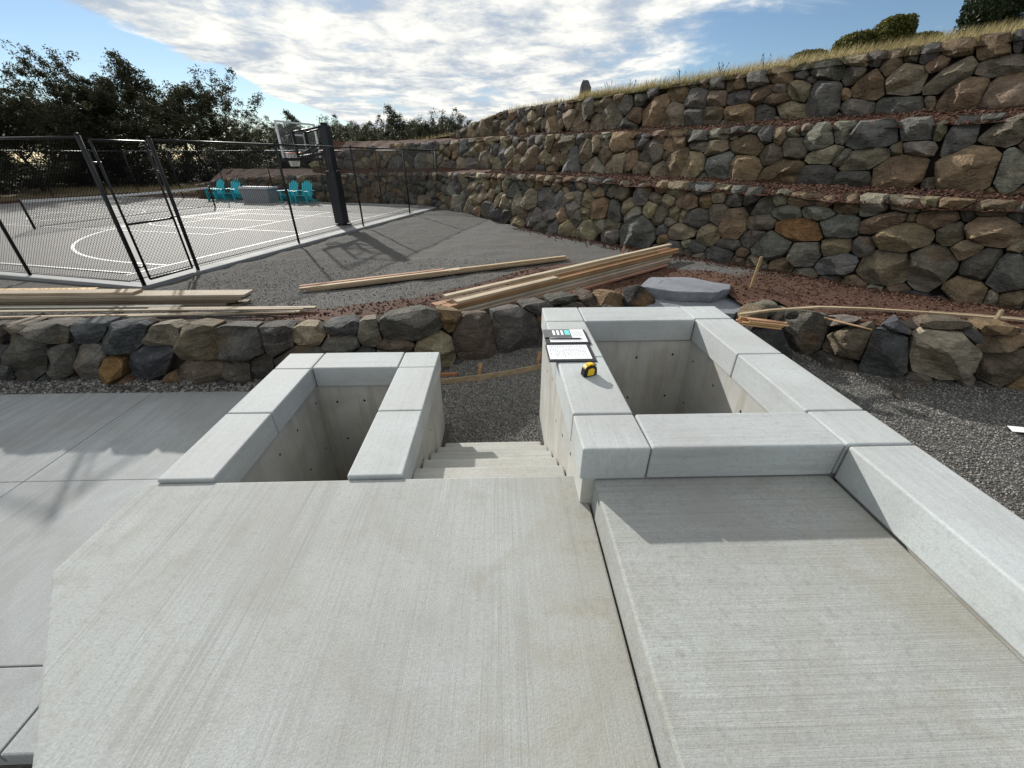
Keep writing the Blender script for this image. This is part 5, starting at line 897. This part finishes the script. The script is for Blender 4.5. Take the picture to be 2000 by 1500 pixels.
TREES = [(-25.5, 20.5, 5.4, 1.5, 'dark oak at the left edge, leaning in behind the front fence'), (-23.9, 24.2, 5.2, 1.4, 'dark oak low behind the left front fence'), (-23.7, 27.1, 6.5, 1.3, 'tall dark oak near the left edge with a ragged top'), (-22.3, 28.2, 6.5, 1.2, 'second tall dark oak from the left with a rounded top'), (-28.7, 30.7, 6.1, 1.5, 'oak showing between the two leftmost tall oaks'), (-23.2, 32.6, 7.1, 1.35, 'broad dark oak left of the open patch of sky, the tallest of the row'), (-22.0, 35.4, 5.7, 1.25, 'dark oak sloping down to the right of the tallest one'), (-22.4, 39.8, 4.9, 1.2, 'oak above the middle of the net'), (-28.0, 41.4, 5.9, 1.4, 'farther oak behind the tallest of the row'), (-21.8, 44.7, 4.5, 1.2, 'oak just left of the backboard'), (-26.6, 48.1, 4.5, 1.3, 'farther oak left of the backboard'), (-28.2, 35.1, 5.0, 1.5, 'oak filling the back of the left group'), (-19.5, 41.0, 3.6, 1.3, 'low oak behind the chairs'), (-16.6, 44.5, 3.2, 1.4, 'low oak behind the storage chest'), (-24.6, 30.0, 4.3, 1.6, 'low bushy oak at the back corner of the court'), (-29.5, 25.2, 5.2, 1.6, 'oak far left behind the others'), (-21.0, 37.5, 4.2, 1.4, 'low bushy oak behind the net'), (-27.5, 22.5, 2.6, 1.9, 'low thicket oak at the far left behind the court'), (-25.5, 26.5, 2.4, 1.9, 'low thicket oak behind the left end of the court'), (-24.5, 31.5, 2.6, 1.9, 'low thicket oak left of the back corner of the court'), (-22.8, 34.0, 2.8, 1.8, 'low thicket oak at the back of the court'), (-20.0, 35.5, 2.4, 1.7, 'low thicket oak above the net tape'), (-18.0, 37.5, 2.2, 1.7, 'low thicket oak left of the chairs'), (-23.5, 38.5, 3.4, 1.9, 'bushy oak deep behind the net'), (-31.0, 28.0, 3.0, 2.0, 'low thicket oak farthest left'), (-14.5, 40.0, 1.9, 1.6, 'low thicket oak behind the backboard')]
FAR = [(-28.6, 63.9, 7.0, 1.3, 'distant oak seen through the backboard'), (-30.9, 74.6, 7.3, 1.3, 'distant oak left of the backboard frame'), (-18.3, 57.1, 5.7, 1.2, 'distant sparse oak right of the basketball post'), (-19.9, 67.1, 6.2, 1.3, 'distant oak right of the backboard'), (-18.3, 72.7, 7.6, 1.4, 'taller distant oak of the skyline row'), (-15.3, 73.4, 8.3, 1.4, 'tallest distant oak of the skyline row'), (-13.3, 78.9, 8.2, 1.4, 'distant oak in the middle of the skyline row'), (-10.8, 84.3, 8.0, 1.4, 'distant oak right of the middle of the skyline row'), (-7.2, 84.7, 8.7, 1.4, 'distant oak near the right end of the skyline row'), (-4.2, 89.9, 8.6, 1.3, 'distant oak at the right end of the skyline row'), (-24.0, 78.0, 7.2, 1.5, 'distant oak behind the basketball post'), (-12.0, 70.0, 6.2, 1.7, 'low distant oak of the skyline row'), (-22.5, 60.0, 4.6, 1.7, 'low distant oak behind the far end of the court'), (-8.6, 80.0, 6.8, 1.7, 'low distant oak at the foot of the skyline row'), (-16.8, 66.0, 5.4, 1.7, 'low distant oak left in the skyline row')]
used = set()
for i, (x, y, top, wide, lb) in enumerate(TREES + FAR):
    k = (i * 3 + (i // 4)) % 4; root, h = protos[k]; o = root if k not in used else copy_tree(root); used.add(k)
    if i < len(TREES): x, y, top = x * 1.4, y * 1.4, 1.7 + (top - 1.7) * 1.4
    bz = (-1.6 if i < len(TREES) else -3.6) - (3.4 if top < 5.6 and i < len(TREES) else 0); wide *= .80 if top > 5.6 else 1.0; s = (top - bz) / h; o.location = (x, y, bz); o.scale = (s * wide, s * wide, s); o.rotation_euler = (0, 0, i * 2.399); o['label'] = lb; o['group'] = 'oaks beyond the court' if i < len(TREES) else 'distant skyline oaks'; o['category'] = 'tree'

# ------------------------------------------------------------------ shrubs on the hill
def shrub(x, y, z, rx, ry, rz_, mat, label, seed, tilt=0.0, n=2600, name='clipped_shrub'):
    rg = np.random.default_rng(seed); root = thing(name, (x, y, z), label, 'shrub'); d = rg.normal(size=(n, 3)); d /= np.linalg.norm(d, axis=1)[:, None]; d[:, 2] = np.where(d[:, 2] < -.55, -.55 - .1 * rg.random(n), d[:, 2]); r = rg.uniform(.86, 1.02, n) * (1 + .05 * np.sin(d[:, 0] * 5 + seed) * np.cos(d[:, 1] * 4)); sq = (np.abs(d) ** 3).sum(1) ** (-1 / 3.0); P = d * (r * np.minimum(sq, 1.25))[:, None] * np.array([rx, ry, rz_]); P[:, 2] += rz_ * .45 + tilt * P[:, 0]
    V, F = leaf_quads(P, 3, np.full(n, .035), (.022, .045), rg); mk('crown', V, F, M[mat], root, False, False)
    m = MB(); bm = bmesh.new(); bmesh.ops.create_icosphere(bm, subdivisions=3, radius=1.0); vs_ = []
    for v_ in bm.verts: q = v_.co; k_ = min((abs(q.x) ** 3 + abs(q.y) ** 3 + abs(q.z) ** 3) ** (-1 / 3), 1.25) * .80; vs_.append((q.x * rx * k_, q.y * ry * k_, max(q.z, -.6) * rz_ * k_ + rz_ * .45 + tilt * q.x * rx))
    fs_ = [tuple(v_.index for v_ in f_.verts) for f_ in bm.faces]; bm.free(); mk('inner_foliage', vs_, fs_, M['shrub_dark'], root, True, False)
    m.tube([(0, 0, -.3), (0, 0, rz_ * .5)], .05, 6); m.build('stem', M['bark'], root, False, False); return root
shrub(9.72, 13.75, 4.18, .46, .45, .30, 'shrub', 'left and lower clipped green shrub on the crest of the hill', 2, .10); shrub(10.2, 13.2, 4.30, .40, .4, .36, 'shrub', 'rounded clipped shrub standing highest of the small ones on the crest', 3, .08); shrub(11.4, 13.6, 4.22, .40, .4, .24, 'shrub', 'small clipped shrub showing just right of the rounded one', 5); shrub(11.25, 11.75, 4.42, .50, .5, .62, 'shrub_dark', 'big dark shrub at the top edge on the right', 7, 0, 3200); shrub(9.1, 14.6, 4.05, .45, .4, .22, 'shrub', 'lowest clipped shrub at the left end of the shrub row', 11)
shrub(12.9, 13.2, 4.3, .5, .5, .34, 'shrub', 'small clipped shrub half hidden by grass at the right', 13)

# ------------------------------------------------------------------ grass, weeds, pebbles and clods: uncountable cover
def blades(P, hmin, hmax, w, rg, lean=.35):
    n = len(P); a = rg.uniform(0, 2 * math.pi, n); h = rg.uniform(hmin, hmax, n); d = np.c_[np.cos(a), np.sin(a), np.zeros(n)]; ln = rg.normal(0, lean, n)[:, None] * h[:, None]; side = np.c_[-d[:, 1], d[:, 0], np.zeros(n)] * w; up_ = np.array([0, 0, 1.0]); wind = np.array([.18, -.05, 0]) * h[:, None]
    m1 = P + up_ * (h * .55)[:, None] + d * ln * .35 + wind * .4; tp_ = P + up_ * h[:, None] + d * ln + wind; V = np.stack([P - side, P + side, m1 + side * .8, m1 - side * .8, tp_], 1).reshape(-1, 3); b = np.arange(n)[:, None] * 5; F = np.concatenate([b + np.array([[0, 1, 2, 3]])], 0); T_ = b + np.array([[3, 2, 4]]); return V, F.tolist() + T_.tolist()
def hill_pts(n, s0, s1, d0, d1, rg, pw=1.0):
    out = np.zeros((n, 3)); s = rg.uniform(s0, s1, n); d = d0 + (d1 - d0) * rg.uniform(0, 1, n) ** pw
    for i in range(n): out[i] = hill_point(s[i], d[i])
    return out
rg = np.random.default_rng(77)
P = np.concatenate([hill_pts(34000, 24, 41, .12, 7.5, rg, 1.5), hill_pts(9000, 17, 26, .3, 6, rg, 1.4), hill_pts(2600, 6, 17, 1.2, 7, rg, 1.0)]); den = np.array([mnoise.noise(Vector((p[0] * .9, p[1] * .9, 3))) for p in P]); P = P[(den > -.28) | (rg.random(len(P)) < .35)]
V, F = blades(P, .12, .40, .005, rg, .36); tag(mk('dry_grass', V, F, M['grass']), 'tall dry tan grass covering the hillside', 'grass', None, 'stuff')
P = np.concatenate([hill_pts(9000, 22, 41, .05, 1.2, rg), hill_pts(3000, 17, 24, .1, 1.0, rg)]); V, F = blades(P, .05, .17, .006, rg, .5); tag(mk('green_grass', V, F, M['weed']), 'short green grass along the crest of the top wall', 'grass', None, 'stuff')
P = np.array([[*W(a, b)[:2], -.5] for a, b in zip(rg.uniform(17, 26, 5000), rg.uniform(-2, 34, 5000))]); V, F = blades(P, .10, .35, .008, rg, .4); tag(mk('dry_grass', V, F, M['grass']), 'dry grass beyond the far end of the court', 'grass', None, 'stuff')
OCT = np.array([[1, 0, 0], [0, 1, 0], [-1, 0, 0], [0, -1, 0], [0, 0, 1], [0, 0, -1]], float); OF = np.array([[0, 1, 4], [1, 2, 4], [2, 3, 4], [3, 0, 4], [1, 0, 5], [2, 1, 5], [3, 2, 5], [0, 3, 5]])
def pebbles(name, P, r0, r1, mat, label, rg, sink=.35, pw=1.0):
    n = len(P); r = r0 + (r1 - r0) * rg.uniform(0, 1, n) ** pw; sc = rg.uniform(.65, 1.25, (n, 1, 3)); sc[:, :, 2] *= .75; V = OCT[None] * sc * r[:, None, None] + rg.normal(0, .16, (n, 6, 3)) * r[:, None, None]; a = rg.uniform(0, 6.28, n); c, s = np.cos(a)[:, None], np.sin(a)[:, None]; t = rg.normal(0, .5, n); ct, st = np.cos(t)[:, None], np.sin(t)[:, None]
    y, z = V[:, :, 1] * ct - V[:, :, 2] * st, V[:, :, 1] * st + V[:, :, 2] * ct; x = V[:, :, 0]; X = np.stack([x * c - y * s, x * s + y * c, z], -1) + P[:, None, :]; X[:, :, 2] += (r * sink)[:, None]; F = (OF[None] + np.arange(n)[:, None, None] * 6).reshape(-1, 3)
    return tag(mk(name, X.reshape(-1, 3), F, M[mat]), label, 'gravel' if mat == 'pebble' else 'soil', None, 'stuff')
def scatter(n, x0, x1, y0, y1, poly, zf, rg, mask=None):
    x = rg.uniform(x0, x1, n); y = rg.uniform(y0, y1, n); k = in_poly(x, y, poly)
    if mask is not None: k &= rg.random(n) < mask(x, y)
    x, y = x[k], y[k]; return np.c_[x, y, zf(x, y)]
low_clear = lambda x, y: (~((x > -2.1) & (x < -.56) & (y < 3.70)) & ~((x > -.6) & (x < .45) & (y < 3.33)) & ~((x > .39) & (x < 2.18) & (y < 3.9)) & ~((x < -2.05) & (y < 4.43))).astype(float)
lz = lambda x, y: lower_z(x, y)
pebbles('gravel_stones', scatter(85000, -.7, 2.3, 3.3, 5.6, lower_poly, lz, rg, low_clear), .004, .0115, 'pebble', 'crushed grey gravel below the stairs', rg); pebbles('gravel_stones', scatter(95000, 2.1, 7.2, .3, 5.4, lower_poly, lz, rg, low_clear), .0045, .0125, 'pebble', 'crushed grey gravel right of the larger planter', rg); pebbles('gravel_stones', scatter(9000, -9, -.6, 4.4, 4.9, lower_poly, lz, rg, low_clear), .008, .025, 'pebble', 'dark gravel between the pavement and the low wall', rg)
pebbles('gravel_stones', scatter(30000, -8, 6.5, 5.0, 10, plateau_poly, bump_z, rg, lambda x, y: (1 - dirt_plateau(x, y)) * (plateau_z(x, y) > -.455) * (1 - .75 * sstep(5.5, 12, y))), .006, .013, 'pebble', 'crushed grey gravel covering the yard', rg)
pebbles('soil_clods', scatter(26000, -5.5, 8.5, 3.5, 9.0, plateau_poly, bump_z, rg, lambda x, y: sstep(.25, .8, dirt_plateau(x, y))), .006, .028, 'clod', 'reddish crumbled soil along the low walls', rg, .3, 2.4)
def terr_pts(n, Pa, Za, Pb, Zb, u0, u1, rg):
    u = rg.uniform(u0, u1, n); w = rg.uniform(0, 1, n); xa, ya, nx, ny = path_at(Pa, u * Pa[1][-1]); xb, yb, _, _ = path_at(Pb, u * Pb[1][-1]); xa, ya = xa - nx * .16, ya - ny * .16; za, zb_ = Za(u * Pa[1][-1]) - .085, Zb(u * Pb[1][-1]) + .05; X_, Y_ = xa + (xb - xa) * w, ya + (yb - ya) * w; sd_ = 2.0 if Pa is PT1 else 6.0; return np.c_[X_, Y_, za + (zb_ - za) * w + .05 * np.array([mnoise.fractal(Vector((a * 1.7, b * 1.7, sd_)), .8, 2, 4) for a, b in zip(X_, Y_)])]
pebbles('soil_clods', np.concatenate([terr_pts(13000, PT1, T1T, PT2, T2B, .5, .96, rg), terr_pts(10000, PT2, T2T, PT3, T3B, .5, .96, rg)]), .008, .042, 'clod', 'crumbled red soil on the terraces', rg, .4, 2.2)
def foot(P, zb, s0, s1, n, spread):
    s = rg.uniform(s0, s1, n); x, y, nx, ny = path_at(P, s); o = .02 + np.abs(rg.normal(0, spread, n)); return np.c_[x + nx * o, y + ny * o, zb(s) + .02 * (1 - np.minimum(o / .4, 1)) + .03]
fp = foot(PT1, T1B, 24, 38, 5200, .22); fp[:, 2] = bump_z(fp[:, 0], fp[:, 1]) if len(fp) else 0
pebbles('soil_clods', fp, .008, .035, 'clod', 'reddish clods at the foot of the lowest terraced wall', rg, .4, 2.0)
# a few weeds at the crest
for i in range(9):
    s = rg.uniform(25, 33); p = hill_point(s, rg.uniform(.3, 1.2)); m = MB(); h = rg.uniform(.3, .62)
    for k in range(rg.integers(3, 7)): a = rg.uniform(0, 6.28); e = (p[0] + math.cos(a) * h * .3, p[1] + math.sin(a) * h * .3, p[2] + h * rg.uniform(.7, 1)); m.tube([p, ((p[0] + e[0]) / 2, (p[1] + e[1]) / 2, p[2] + h * .55), e], [.006, .005, .003], 4); m.tube([e, (e[0], e[1], e[2] + .05)], [.012, .004], 4)
    tag(m.build('dry_weed', M['bark']), 'dry brown weed stalk among the grass on the crest of the top wall', 'weed', 'dry weed stalks on the crest')
